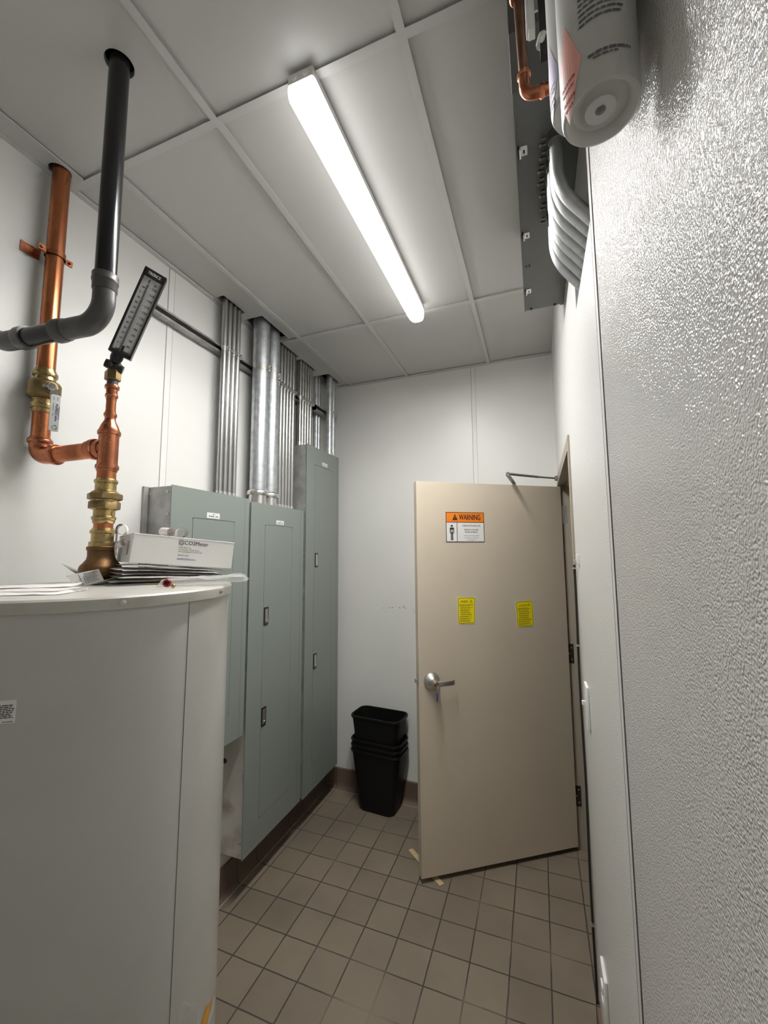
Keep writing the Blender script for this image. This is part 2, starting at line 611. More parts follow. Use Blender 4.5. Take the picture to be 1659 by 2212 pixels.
rw.box(XR, XR + WT, OY0, OY1, OZ1, ZH + 0.08)
rw.box(XR, XR + WT, OY1, DY0, -0.06, ZH + 0.08)
rw.box(XR, XR + WT, DY0, DY1, DZ, ZH + 0.08)
rw.box(XR, XR + WT, DY1, YB + 0.1, -0.06, ZH + 0.08)
bmesh.ops.remove_doubles(rw.bm, verts=rw.bm.verts[:], dist=1e-5)
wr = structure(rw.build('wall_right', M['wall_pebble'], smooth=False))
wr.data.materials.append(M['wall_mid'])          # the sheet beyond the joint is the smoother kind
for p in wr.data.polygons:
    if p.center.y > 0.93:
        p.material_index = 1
# passage beyond the doorway and the dark cavity behind the conduit opening
hall = MB()
hall.box(1.40, 1.45, 0.6, 3.6, 0, 2.7)
hall.box(XR + WT, 1.40, 0.55, 0.60, 0, 2.7)
hall.box(XR + WT, 1.40, 3.55, 3.60, 0, 2.7)
structure(hall.build('wall_passage', M['wall_smooth'], smooth=False))
structure(MB().box(XR + WT, 1.45, 0.55, 3.6, 2.35, 2.40).build('ceiling_passage', M['ceiling'], smooth=False))
structure(MB().box(XR + WT + 0.25, XR + WT + 0.27, 0.6, 1.6, 2.40, ZH).build('wall_cavity', M['wall_smooth'], smooth=False))

# ceiling slab with real holes
cl = structure(MB().box(XL, XR, YF, YB, ZH + 0.010, ZH + 0.03).build('ceiling', M['ceiling'], smooth=False))
holes = []
holes.append(MB().lathe((-1.030, 0.684, ZH - 0.1), (0, 0, 1), [(0, 0.036), (0.3, 0.036)], 40))
holes.append(MB().lathe((-1.518, 0.829, ZH - 0.1), (0, 0, 1), [(0, 0.033), (0.3, 0.033)], 40))
for a0, a1, b0, b1 in ((-1.545, -1.489, 1.600, 1.768), (-1.545, -1.418, 1.825, 2.085), (-1.545, -1.490, 2.112, 2.325),
                       (-1.545, -1.490, 2.362, 2.545), (-1.560, -1.425, 2.635, 2.815)):
    holes.append(MB().box(a0, a1, b0, b1, ZH - 0.1, ZH + 0.2))
mesh_cut(cl, holes)
pl = MB()
pl.box(XL - 0.1, XR + 0.13, YF - 0.1, YB + 0.1, ZH + 0.42, ZH + 0.45)
structure(pl.build('ceiling_deck', M['dark_void'], smooth=False))

T = 0.012
Y0C, Y1C, Y2C = -0.325, 0.895, 2.1095
XA, XBt, XC = -1.3447, -0.8817, -0.2778


def tee(x0, x1, y0, y1):
    t = MB()
    t.box(x0, x1, y0, y1, ZH, ZH + 0.0015)
    if x1 - x0 < y1 - y0:
        xm = (x0 + x1) / 2
        t.box(xm - 0.006, xm + 0.006, y0, y1, ZH + 0.0015, ZH + 0.0098)
    else:
        ym = (y0 + y1) / 2
        t.box(x0, x1, ym - 0.006, ym + 0.006, ZH + 0.0015, ZH + 0.0098)
    return t.build('ceiling_tee', M['tee'], cl, smooth=False)


for yy in (Y0C, Y1C):
    tee(XL + 0.02, XR, yy - T, yy + T)
tee(XL + 0.11, XR, Y2C - T, Y2C + T)
for y0, y1, xs in ((YF, Y0C - T, (XBt - 0.005, XC)), (Y0C + T, Y1C - T, (XBt - 0.005, XC)),
                   (Y1C + T, Y2C - T, (XA, XBt, XC)), (Y2C + T, YB - 0.02, (XA, XBt, XC))):
    for x in xs:
        tee(x - T, x + T, y0, y1)
strip = MB().box(XL + 0.021, -1.478, YF, Y1C - T, ZH - 0.0005, ZH + 0.0065).build('edge_strip', M['ceiling'], cl, smooth=False)
mesh_cut(strip, [MB().lathe((-1.518, 0.829, ZH - 0.1), (0, 0, 1), [(0, 0.033), (0.3, 0.033)], 40)])
# wall angle round the edge of the ceiling
n = 1
for x0, x1, y0, y1, zz in ((XL, XL + 0.020, YF, 1.59, 0), (XL, XL + 0.003, 1.59, YB, 0), (XL + 0.003, XR - 0.005, YB - 0.020, YB, 0), (XR - 0.004, XR, YF, YB - 0.02, 0)):
    structure(MB().box(x0, x1, y0, y1, ZH - 0.002, ZH + 0.0065).build('trim_%d' % n, M['tee'], smooth=False))
    n += 1


# joint strips on the walls: a flat bar with a dark open edge
def joint(axis, x, y, z0, z1, wdt=0.024, edge=-1, t=0.0016):
    global n
    b = MB()
    if axis == 'left':
        b.box(x, x + t, y - wdt / 2, y + wdt / 2, z0, z1)
    elif axis == 'right':
        b.box(x - t, x, y - wdt / 2, y + wdt / 2, z0, z1)
    else:
        b.box(x - wdt / 2, x + wdt / 2, y - t, y, z0, z1)
    o = structure(b.build('trim_%d' % n, M['bar'] if axis == 'right' else M['wall_smooth'], smooth=False))
    n += 1
    s = MB()
    for e, k in ((edge, 0.0015), (-edge, 0.0007)):
        if axis == 'left':
            ye = y + e * wdt / 2
            s.box(x, x + t + 0.0004, ye - k, ye + k, z0, z1)
        elif axis == 'right':
            ye = y + e * wdt / 2
            s.box(x - t - 0.0004, x, ye - k, ye + k, z0, z1)
        else:
            xe = x + e * wdt / 2
            s.box(xe - k, xe + k, y - t - 0.0004, y, z0, z1)
    s.build('joint_line', M['seam'] if axis == 'right' else M['seam_pale'], o, smooth=False)


joint('left', XL, 1.348, 0.14, ZH - 0.003, 0.032)
joint('left', XL, 0.13, 0.14, ZH - 0.003, 0.032)
joint('back', -0.389, YB, 0.14, ZH - 0.003, 0.030)
joint('right', XR, 0.918, 0.14, ZH - 0.003, 0.030, edge=-1)
structure(MB().box(XR - 0.012, XR, YB - 0.012, YB, 0.14, ZH - 0.003).build('trim_%d' % n, M['wall_smooth'], smooth=False)); n += 1

# cove base tiles
def cove(name, x0, x1, y0, y1, side):
    b = MB()
    h, t = 0.142, 0.012
    prof = [(0, 0), (0.034, 0), (0.034, 0.004), (0.022, 0.010), (0.014, 0.022), (t, 0.040), (t, h - 0.003), (t - 0.003, h), (0, h)]
    if side == 'left':
        rings = [[(x0 + a, yy, c) for a, c in prof] for yy in (y0, y1)]
    elif side == 'right':
        rings = [[(x0 - a, yy, c) for a, c in prof] for yy in (y0, y1)]
    else:
        rings = [[(xx, y0 - a, c) for a, c in prof] for xx in (x0, x1)]
    b.loft(rings)
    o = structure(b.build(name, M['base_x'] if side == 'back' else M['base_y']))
    g = MB()
    if side == 'left':
        g.box(x0 + 0.032, x0 + 0.042, y0, y1, 0, 0.0025)
    elif side == 'right':
        g.box(x0 - 0.042, x0 - 0.032, y0, y1, 0, 0.0025)
    else:
        g.box(x0 + 0.034, x1 - 0.034, y0 - 0.042, y0 - 0.032, 0, 0.0025)
    g.build('grout_line', M['grout'], o, smooth=False)
    return o


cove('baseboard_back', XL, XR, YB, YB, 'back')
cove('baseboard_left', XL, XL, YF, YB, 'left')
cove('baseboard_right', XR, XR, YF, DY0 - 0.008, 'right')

# faint dark scuffs on the back wall
sc = MB()
for (x, z, wx, wz) in ((-1.09, 1.315, 0.006, 0.006), (-1.045, 1.318, 0.012, 0.004), (-1.02, 1.322, 0.010, 0.006), (-0.965, 1.322, 0.008, 0.008),
                       (-0.935, 1.330, 0.006, 0.014), (-0.92, 1.322, 0.010, 0.006), (-0.86, 1.315, 0.008, 0.004), (-0.84, 1.318, 0.005, 0.004), (-1.07, 1.292, 0.004, 0.004), (-0.85, 1.296, 0.006, 0.004)):
    sc.box(x - wx / 2, x + wx / 2, YB - 0.0006, YB, z - wz / 2, z + wz / 2)
sc.build('scuff', M['scuff_dark'], bpy.data.objects['wall_back'], smooth=False)

# ================================================================== ceiling light
fx = thing('strip_light', 'long white linear light glowing on the grey panel ceiling', 'light', (-0.566, 1.47, ZH))
FX0, FX1, FYA, FYB = -0.606, -0.526, 0.878, 2.050
MB().box(FX0, FX1, FYA, FYB, ZH - 0.034, ZH - 0.0006).build('housing', M['housing'], fx, bevel=0.004)
hw = (FX1 - FX0) / 2 + 0.003
xm = (FX0 + FX1) / 2


def dsec(y, sc_=1.0, drop=1.0):
    out = [(xm + hw * sc_, y, ZH - 0.034)]
    for k in range(0, 13):
        a = PI * k / 12
        c, s = math.cos(a), math.sin(a)
        sx = math.copysign(abs(c) ** 0.55, c)
        sz = abs(s) ** 0.55
        out.append((xm + hw * sc_ * sx, y, ZH - 0.040 - 0.048 * drop * sz))
    out.append((xm - hw * sc_, y, ZH - 0.034))
    return out


lr = [dsec(FYA - 0.012, 0.86, 0.7), dsec(FYA - 0.008, 0.96, 0.9), dsec(FYA, 1, 1)]
lr += [dsec(FYB - 0.05, 1, 1)]
for k in range(1, 7):
    f = k / 6
    lr.append(dsec(FYB - 0.05 + 0.075 * math.sin(f * PI / 2), max(0.30, math.cos(f * PI / 2) ** 0.45), max(0.25, math.cos(f * PI / 2) ** 0.35)))
MB().loft(lr).build('diffuser', M['lens'], fx)
lamp_d = bpy.data.lights.new('added_downlight', 'AREA')
lamp_d.shape = 'RECTANGLE'
lamp_d.size, lamp_d.size_y = 0.066, 1.10
lamp_d.energy = LAMP_WATTS
lamp_d.spread = math.radians(LAMP_SPREAD)
lamp_d.color = (1.0, 0.985, 0.965)
added_downlight = bpy.data.objects.new('added_downlight', lamp_d)
COL.objects.link(added_downlight)
added_downlight.parent = fx
added_downlight.location = (0, -0.006, -0.0895)
ec = MB()
ec.box(FX0, FX1, FYA - 0.012, FYA, ZH - 0.034, ZH - 0.0006)
ec.build('end_cap', M['housing'], fx, bevel=0.003)
for dx in (-0.018, 0.018):
    MB().lathe((xm + dx, FYA - 0.012, ZH - 0.017), (0, -1, 0), [(0, 0.009), (0.0015, 0.009), (0.0015, 0.007), (0.0022, 0.0065)], 18).build('knockout', M['white_plastic'], fx)

# ================================================================== electrical panels on the left wall
XF = -1.42


def panelboard(label, y0, y1, z0, z1, dr, latches, plate, side_m, screws, flange=False, plate_lines=2, knock=None):
    p = thing('electrical_panel', label, 'electrical panel', (XL, (y0 + y1) / 2, z0))
    MB().box(XL + 0.0005, XF - 0.004, y0 + 0.004, y1 - 0.004, z0 + 0.004, z1 - 0.004).build('enclosure', side_m, p, smooth=False)
    d0, d1, e0, e1 = dr
    g = 0.0022
    c = MB()
    for a0, a1, b0, b1 in ((y0, d0 - g, z0, z1), (d1 + g, y1, z0, z1), (d0 - g, d1 + g, z0, e0 - g), (d0 - g, d1 + g, e1 + g, z1)):
        c.box(XF - 0.004, XF, a0, a1, b0, b1)
    bmesh.ops.remove_doubles(c.bm, verts=c.bm.verts[:], dist=1e-6)
    # return lip along the far edge
    c.box(XF - 0.012, XF - 0.004, y1 - 0.004, y1, z0, z1)
    c.build('cover', M['panel'], p, smooth=False)
    MB().box(XF - 0.004, XF - 0.0038, d0 - g, d1 + g, e0 - g, e1 + g).build('door_gap', M['black'], p, smooth=False)
    MB().box(XF - 0.0008, XF + 0.0002, y1 - 0.034, y1 - 0.0325, z0, z1).build('cover_edge_line', M['seam'], p, smooth=False)
    dd = MB()
    dd.prism([(XF - 0.003, a, b) for a, b in rrect_pts(d0, d1, e0, e1, 0.008)], (0.0034, 0, 0))
    door = dd.build('door', M['panel'], p, smooth=False)
    for ly, lz in latches:
        MB().prism([(XF + 0.0004, a, b) for a, b in rrect_pts(ly - 0.019, ly + 0.019, lz - 0.048, lz + 0.048, 0.004)], (0.004, 0, 0)).build('latch_bezel', M['hinge'], door, smooth=False)
        lp = MB()
        lp.hexa([(XF + 0.003, ly - 0.012, lz - 0.040), (XF + 0.003, ly + 0.014, lz - 0.040), (XF + 0.003, ly + 0.014, lz + 0.040), (XF + 0.003, ly - 0.012, lz + 0.040),
                 (XF + 0.0075, ly - 0.010, lz - 0.037), (XF + 0.0075, ly + 0.012, lz - 0.037), (XF + 0.005, ly + 0.012, lz + 0.038), (XF + 0.005, ly - 0.010, lz + 0.038)])
        lp.lathe((XF + 0.006, ly + 0.002, lz - 0.026), (1, 0, 0), [(0, 0.007), (0.0035, 0.007), (0.004, 0.005)], 16)
        lp.build('latch_paddle', M['satin'], door, bevel=0.001)
    a0, a1, b0, b1 = plate
    q = MB().box(XF, XF + 0.0015, a0, a1, b0, b1).build('name_plate', M['white_plastic'], p, smooth=False)
    ik = Ink(lambda u, v: (XF + 0.0018, a0 + u, b0 + v))
    W_, H_ = a1 - a0, b1 - b0
    ik.rect(W_ * 0.46, W_ * 0.56, H_ * 0.60, H_ * 0.74)
    for k in range(7):
        u = W_ * (0.14 + 0.105 * k)
        if k != 4:
            ik.rect(u, u + W_ * 0.085, H_ * 0.26, H_ * 0.42)
    ik.build('plate_print', M['ink'], q)
    for sy, sx, sz in screws:
        MB().lathe((sx, sy, sz), (0, -1, 0), [(0, 0.0055), (0.002, 0.0055), (0.0035, 0.003)], 12).build('screw', M['zinc'], p)
    if flange:
        MB().box(XL + 0.0002, XL + 0.012, y0 - 0.020, y0 + 0.003, z0 + 0.02, z1 - 0.002).build('mounting_flange', M['galv'], p, smooth=False)
    if knock:
        kx, kz = knock
        MB().lathe((kx, y0 + 0.004, kz), (0, -1, 0), [(0, 0.013), (0.0012, 0.013)], 20).build('knockout_hole', M['black'], p)
    return p


C1 = (1.272, 1.764, 0.818, 2.008)
C2 = (1.780, 2.302, 0.222, 1.996)
C3 = (2.332, 2.800, 0.212, 2.455)
panelboard('short grey green breaker panel behind the water heater, nearest to the camera', *C1, (1.390, 1.652, 0.957, 1.877), [(1.412, 1.40)], (1.469, 1.550, 1.884, 1.910), M['galv'],
           [(C1[0] + 0.004, XL + 0.022, 1.975), (C1[0] + 0.004, XF - 0.028, 1.980), (C1[0] + 0.004, XF - 0.022, 1.885)], flange=True)
panelboard('middle grey green breaker panel with two latches and a stained bare steel side', *C2, (1.904, 2.170, 0.351, 1.879), [(1.926, 1.378), (1.924, 0.850)], (2.003, 2.080, 1.889, 1.913), M['galv_stained'],
           [(C2[0] + 0.004, XF - 0.018, 0.30), (C2[0] + 0.004, XF - 0.026, 0.245), (C2[0] + 0.004, XF - 0.012, 0.62)], knock=(-1.546, 0.666))
panelboard('tallest grey green breaker panel beside the back wall', *C3, (2.440, 2.690, 0.358, 2.331), [(2.468, 1.675), (2.462, 1.010)], (2.540, 2.615, 2.343, 2.368), M['galv'],
           [(C3[0] + 0.004, XF - 0.015, 2.39), (C3[0] + 0.004, XF - 0.015, 2.03), (C3[0] + 0.004, XF - 0.015, 1.72)])

# ------------------------------------------------------------------ strut rails
SZ = 2.797


def strut_channel(name, label, x, y0, y1, zc):
    h, t, d = 0.0206, 0.0025, 0.041
    prof = [(0, -h), (d, -h), (d, -h + 0.0095), (d - 0.007, -h + 0.0095), (d - 0.007, -h + 0.007), (d - t, -h + 0.007), (d - t, -h + t), (t, -h + t),
            (t, h - t), (d - t, h - t), (d - t, h - 0.007), (d - 0.007, h - 0.007), (d - 0.007, h - 0.0095), (d, h - 0.0095), (d, h), (0, h)]
    b = MB().loft([[(x + a, yy, zc + c) for a, c in prof] for yy in (y0, y1)], cap0=True, cap1=True)
    bmesh.ops.triangulate(b.bm, faces=[f for f in b.bm.faces if len(f.verts) > 4])
    o = b.build(name, M['strut'], smooth=False)
    return tag(o, label, 'strut channel', 'strut channels on the left wall')


strut_channel('strut_channel', 'long steel channel crossing the left wall behind the front conduits', XL, 1.228, 2.590, SZ)
strut_channel('strut_channel', 'short steel channel by the back corner, in front of two thin conduits', XL + 0.042, 2.560, 2.872, SZ - 0.005)

# ------------------------------------------------------------------ conduits from the panels to the ceiling


def conduit(y, x, r, z0, m, label, group, strap_z=SZ, big=False, name='steel_conduit', strap=True, up=0.06):
    c = thing(name, label, 'conduit', (x, y, z0), 0, group)
    MB().lathe((x, y, z0 - 0.004), (0, 0, 1), [(0, r), (ZH + up - z0, r)], 28 if big else 20).build('pipe', m, c)
    if big:
        f = MB().lathe((x, y, z0), (0, 0, 1), [(0, r * 1.10), (0.020, r * 1.10), (0.020, r * 1.04), (0.052, r * 1.04), (0.052, r * 1.22), (0.058, r * 1.26), (0.072, r * 1.26), (0.078, r * 1.16), (0.084, r * 1.02)], 32)
        f.obox((x + r * 1.2, y, z0 + 0.062), (1, 0, 0), (0, 1, 0), (0, 0, 1), 0.010, 0.009, 0.012)
        f.build('fitting', M['zinc'], c)
    else:
        MB().lathe((x, y, z0), (0, 0, 1), [(0, r * 1.22), (0.012, r * 1.22), (0.012, r * 1.10), (0.030, r * 1.10), (0.031, r)], 18).build('fitting', M['zinc'], c)
    if strap:
        s = MB()
        rr = r + 0.0015
        hh = 0.018 if big else 0.012
        # band round the front of the pipe with a bolted ear
        ring_o = [(x + rr * 1.02 * math.cos(a), y + rr * 1.02 * math.sin(a)) for a in [math.radians(-110 + 220 * k / 16) for k in range(17)]]
        ring_i = [(x + r * 0.98 * math.cos(a), y + r * 0.98 * math.sin(a)) for a in [math.radians(-110 + 220 * k / 16) for k in range(17)]]
        pts = ring_o + ring_i[::-1]
        s.loft([[(a, b, strap_z - hh) for a, b in pts], [(a, b, strap_z + hh) for a, b in pts]], cap0=False, cap1=False)
        k = r * 0.9
        s.obox((x + rr + 0.005, y + r * 0.35, strap_z), (1, 0, 0), (0, 1, 0), (0, 0, 1), 0.008, 0.0045, hh)
        s.lathe((x + rr + 0.005, y + r * 0.2 - 0.008, strap_z), (0, 1, 0), [(0, 0.005), (0.004, 0.005), (0.004, 0.0075), (0.010, 0.0075), (0.010, 0.0055), (0.017, 0.0055)], 8)
        s.build('pipe_strap', M['zinc'], c)
    return c


ordn = ['first', 'second', 'third', 'fourth', 'fifth', 'sixth']
RS = 0.0147
XS = XL + 0.041 + RS
for k, y in enumerate((1.638, 1.672, 1.706, 1.740)):
    conduit(y, XS, RS, C1[3], M['emt'], 'thin steel conduit above the short panel, %s of four from the left' % ordn[k], 'four thin conduits above the short panel')
RB = 0.047
conduit(1.905, XL + 0.041 + RB, RB, C2[3], M['rigid'], 'fat galvanised conduit with blotches, left of the two above the middle panel', 'fat conduits above the middle panel', big=True, name='wide_conduit')
conduit(2.0195, XL + 0.041 + 0.042, 0.042, C2[3], M['rigid'], 'fat galvanised conduit, right of the two above the middle panel', 'fat conduits above the middle panel', big=True, name='wide_conduit')
for k in range(6):
    conduit(2.119 + 0.0345 * k, XS, RS, C2[3], M['emt'], 'thin steel conduit above the middle panel, %s of six from the left' % ordn[k], 'six thin conduits above the middle panel')
for k in range(5):
    conduit(2.378 + 0.0345 * k, XS, RS, C3[3], M['emt'], 'thin steel conduit above the tallest panel, %s of five from the left' % ordn[k], 'five thin conduits above the tallest panel')
for k, y in enumerate((2.662, 2.700)):
    conduit(y, XL + 0.021, 0.0165, C3[3], M['rigid'], 'thin blue grey conduit behind the short channel, %s of two' % ('left', 'right')[k], 'conduits by the back corner', strap=False)
conduit(2.712, XL + 0.083 + 0.026, 0.026, C3[3], M['rigid'], 'medium galvanised conduit strapped in front of the short channel', 'conduits by the back corner', strap_z=SZ - 0.005)
conduit(2.783, XL + 0.083 + 0.019, 0.019, C3[3], M['rigid'], 'galvanised conduit nearest to the back corner', 'conduits by the back corner', strap_z=SZ - 0.005)

# ================================================================== overhead box and conduits on the right wall
BZ = 2.725
BX0, BX1, BYA, BYB = -0.010, 0.137, 0.743, 1.733
bx = thing('junction_box', 'long grey steel box hung high on the right wall with latch clips', 'electrical box', (0.06, 1.24, BZ))
b = MB()
b.box(BX0, BX1, BYA, BYB, BZ, ZH - 0.004)
b.build('box_body', M['box_grey'], bx, bevel=0.002)
MB().box(BX0 - 0.003, BX1 - 0.02, BYA - 0.003, 0.853, BZ - 0.006, BZ + 0.10).build('end_cover', mat('black grey enamel', (0.07, 0.072, 0.072, 1), 0.4), bx, bevel=0.001)
MB().box(BX0 - 0.0015, BX0 + 0.0020, 0.855, BYB, BZ - 0.0025, BZ + 0.30).build('cover_flange', M['box_grey'], bx, smooth=False)
MB().box(BX0 + 0.0155, BX0 + 0.0165, 0.86, BYB, BZ - 0.0006, BZ).build('fold_line', M['seam'], bx, smooth=False)
MB().box(BX1 - 0.012, BX1, 1.40, BYB - 0.001, BZ - 0.004, BZ).build('rear_flange', M['box_grey'], bx, smooth=False)
for ly, full in ((1.001, 1), (1.296, 1), (1.450, 0), (1.595, 1)):
    if full:
        cp = MB()
        cp.box(0.001, 0.016, ly - 0.013, ly + 0.013, BZ - 0.0030, BZ)
        cp.box(-0.003, 0.001, ly - 0.013, ly + 0.013, BZ - 0.010, BZ)
        cp.build('latch_clip', M['white_plastic'], bx, bevel=0.0008)
        MB().box(-0.006, -0.003, ly - 0.015, ly + 0.012, BZ - 0.008, BZ).build('latch_slot', M['black'], bx, smooth=False)
        MB().box(0.006, 0.010, ly - 0.004, ly + 0.006, BZ - 0.0035, BZ - 0.003).build('latch_hole', M['black'], bx, smooth=False)
    else:
        for q in (0.000, 0.012):
            MB().box(q, q + 0.003, ly - 0.006, ly + 0.004, BZ - 0.003, BZ).build('latch_slot', M['black'], bx, smooth=False)
for sx, sy in ((0.015, 1.722), (0.105, 1.724)):
    MB().lathe((sx, sy, BZ), (0, 0, -1), [(0, 0.005), (0.004, 0.005), (0.005, 0.003)], 10).build('screw', M['hinge'], bx)
cy = (0.985, 1.022, 1.059, 1.098, 1.140, 1.188, 1.240)
ordn7 = ['first', 'second', 'third', 'fourth', 'fifth', 'sixth', 'seventh']
for k, y in enumerate(cy):
    dx = -0.004 * (k in (2, 3)) + 0.002 * (k > 4)
    c = thing('bent_conduit', 'bent zinc conduit under the overhead box, %s of seven from the camera' % ordn7[k], 'conduit', (0.08 + dx, y, BZ), 0, 'bent conduits under the overhead box')
    path = fillet([(0.080 + dx, y, BZ - 0.001), (0.080 + dx, y, 2.578), (0.245, y + 0.01, 2.352)], 0.17, 12)
    MB().tube(path, 0.0146, 20).build('pipe', M['conduit_dull'], c)
    f = MB().lathe((0.080 + dx, y, BZ), (0, 0, -1), [(0, 0.0180), (0.006, 0.0180), (0.006, 0.0168), (0.022, 0.0168), (0.023, 0.0150)], 20)
    f.build('connector', M['closer'], c)
    g = MB()
    for q in (0.006, -0.010):
        g.obox((0.054 + dx, y + q, BZ - 0.011), (1, 0, 0), (0, 1, 0), (0, 0, 1), 0.005, 0.002, 0.003)
    g.sphere((0.047 + dx, y + 0.006, BZ - 0.012), 0.0045, 8)
    g.build('set_screw', M['closer'], c)

# ================================================================== doorway: frame, door, hardware
FR = MB()
FX = XR - 0.007
FD = XR + WT + 0.007
JN, JF, JH = 1.842, 2.799, 2.141             # inner faces of the jambs and head
for y0, y1, yi in ((DY0 - 0.004, JN, 1), (JF, DY1 + 0.004, -1)):
    FR.box(FX, FD, y0, y1, 0, JH + 0.052)
    if yi > 0:
        FR.box(FX + 0.052, FX + 0.100, y1, y1 + 0.016, 0, JH)
    else:
        FR.box(FX + 0.052, FX + 0.100, y0 - 0.016, y0, 0, JH)
FR.box(FX, FD, JN, JF, JH, JH + 0.052)
FR.box(FX + 0.052, FX + 0.100, JN, JF, JH - 0.016, JH)
structure(FR.build('trim_%d' % n, M['frame'], smooth=False)); n += 1
dframe = bpy.data.objects['trim_%d' % (n - 1)]
for z in (1.955, 1.105, 0.292):
    hb = MB().box(FX + 0.006, FX + 0.046, JF - 0.0022, JF - 0.0002, z - 0.057, z + 0.057)
    hb.build('hinge_leaf', M['satin'] if z > 1.9 else M['hinge'], dframe, smooth=False)
    for dz in (-0.035, 0.0, 0.035):
        MB().lathe((FX + 0.028 + (0.006 if dz else -0.006), JF - 0.0022, z + dz), (0, -1, 0), [(0, 0.0042), (0.0006, 0.0042)], 12).build('hinge_screw', M['satin'], dframe)
# seal strip hanging loose beside the near jamb
sl = MB()
pts = []
for k in range(40):
    z = 1.668 - (1.660) * k / 39
    pts.append((XR - 0.010 + 0.0012 * math.sin(z * 9.0), 1.757 + 0.004 * math.sin(z * 5 + 1), z))
sl.tube(pts, 0.0042, 8)
st = tag(sl.build('door_seal', M['rubber']), 'black rubber seal strip running down beside the near door jamb', 'seal strip')
for z in (1.655, 1.365, 0.40):
    MB().obox((XR - 0.011, 1.752, z), (1, 0, 0), (0, 1, 0), (0, 0, 1), 0.007, 0.008, 0.0025).build('seal_clip', M['satin'], st, smooth=False)
kp = thing('door_contact', 'small white contact block on the wall above the black seal strip', 'sensor', (XR, 1.655, 1.69))
kb = MB()
kb.box(XR - 0.010, XR, 1.640, 1.672, 1.672, 1.708)
kb.build('block', M['white_plastic'], kp, bevel=0.002)
MB().box(XR - 0.015, XR - 0.010, 1.650, 1.662, 1.680, 1.692).build('plunger', M['satin'], kp, bevel=0.001)

# door leaf; local x runs from the hinge to the free edge, local +y faces the camera
DA, DW, DZ0, DZ1 = 3.7453, 0.958, 0.026, 2.128
dr = thing('door_1', '', '', (0.150, 2.777, 0), DA)
for k in ('label', 'category'):
    if k in dr:
        del dr[k]
dr['kind'] = 'structure'
DM = wm(dr)


def D(u, v, off=0.0):
    return DM @ Vector((u, off, v))


def dbox(mb, u0, u1, o0, o1, v0, v1):
    return mb.hexa([D(u0, v0, o0), D(u1, v0, o0), D(u1, v0, o1), D(u0, v0, o1), D(u0, v1, o0), D(u1, v1, o0), D(u1, v1, o1), D(u0, v1, o1)])


dbox(MB(), 0.003, DW, -0.0445, 0, DZ0, DZ1).build('door_leaf', M['door'], dr, bevel=0.0012)
# lever handle
KU, KV = 0.884, 1.019
un, nn, uz = (DM.to_3x3() @ Vector((1, 0, 0))), (DM.to_3x3() @ Vector((0, 1, 0))), Vector((0, 0, 1))
hd = MB().lathe(D(KU, KV, 0), nn, [(0, 0.0455), (0.004, 0.0455), (0.010, 0.0435), (0.020, 0.036), (0.030, 0.027), (0.036, 0.0205), (0.048, 0.0185), (0.060, 0.0185), (0.064, 0.016)], 36)
handle = hd.build('door_handle', M['satin'], dr)
lv = MB()
rings = []
for u, off, hz, ty in ((KU + 0.006, 0.056, 0.0145, 0.0075), (KU - 0.020, 0.058, 0.0135, 0.0065), (KU - 0.060, 0.058, 0.0120, 0.0050), (KU - 0.105, 0.054, 0.0125, 0.0045), (KU - 0.112, 0.047, 0.0120, 0.0045), (KU - 0.116, 0.038, 0.0110, 0.0045)):
    c = D(u, KV - 0.003, off)
    dirs = un if u > KU - 0.107 else nn
    side = nn if u > KU - 0.107 else un
    rings.append([c + side * ty * a + uz * hz * b for a, b in ((-1, -0.8), (-0.6, -1), (0.6, -1), (1, -0.8), (1, 0.8), (0.6, 1), (-0.6, 1), (-1, 0.8))])
lv.loft(rings)
lv.build('lever', M['satin'], handle)
MB().lathe(D(KU, KV - 0.001, 0.062), nn, [(0, 0.0125), (0.006, 0.0125), (0.0075, 0.011)], 20).build('lock_cylinder', M['brass'], handle)
ky = thing('key', 'door key with a blue tag hanging in the lever handle lock', 'key', D(KU, KV - 0.001, 0.070))
kq = MB()
kq.obox(D(KU, KV - 0.001, 0.0745), un, nn, uz, 0.0012, 0.0055, 0.004)
kq.build('key_blade', M['brass'], ky, smooth=False)
kq = MB()
kq.lathe(D(KU - 0.0014, KV - 0.014, 0.086), un, [(0, 0.011), (0.0028, 0.011)], 20)
kq.build('key_bow', M['satin'], ky)
kq = MB()
kq.tube(fillet([D(KU, KV - 0.022, 0.086), D(KU + 0.001, KV - 0.034, 0.083), D(KU, KV - 0.042, 0.080)], 0.004, 4), 0.0013, 8)
kq.build('key_wire', M['satin'], ky)
kq = MB()
kq.obox(D(KU, KV - 0.062, 0.080), un, nn, uz, 0.0022, 0.008, 0.022)
kq.build('key_tag', M['key_blue'], ky, bevel=0.002)
# latch bolt on the free edge
lb = MB()
dbox(lb, DW, DW + 0.0018, -0.036, -0.010, KV - 0.028, KV + 0.028)
dbox(lb, DW, DW + 0.014, -0.030, -0.016, KV - 0.010, KV + 0.010)
lb.build('latch_bolt', M['satin'], dr, bevel=0.002)
# closer: body on the far face, arm over the top to the frame head
cb = MB()
dbox(cb, 0.10, 0.36, -0.0445 - 0.052, -0.0445, DZ1 - 0.085, DZ1 - 0.020)
closer = cb.build('closer_body', M['closer'], dr, bevel=0.006)
pv = D(0.285, DZ1 - 0.02, -0.072)
el = Vector((0, 0, CAM_Z)) + (cf + cr * ((1097 - 829.5) / F_PX) - cu * ((1025 - 1106) / F_PX)) * 2.405
sh = Vector((FX - 0.012, 2.700, JH + 0.030))
ar = MB()
ar.lathe(pv, (0, 0, 1), [(0, 0.010), (0.050, 0.010)], 14)
p0 = pv + Vector((0, 0, 0.044))
ar.build('closer_spindle', M['closer'], closer)


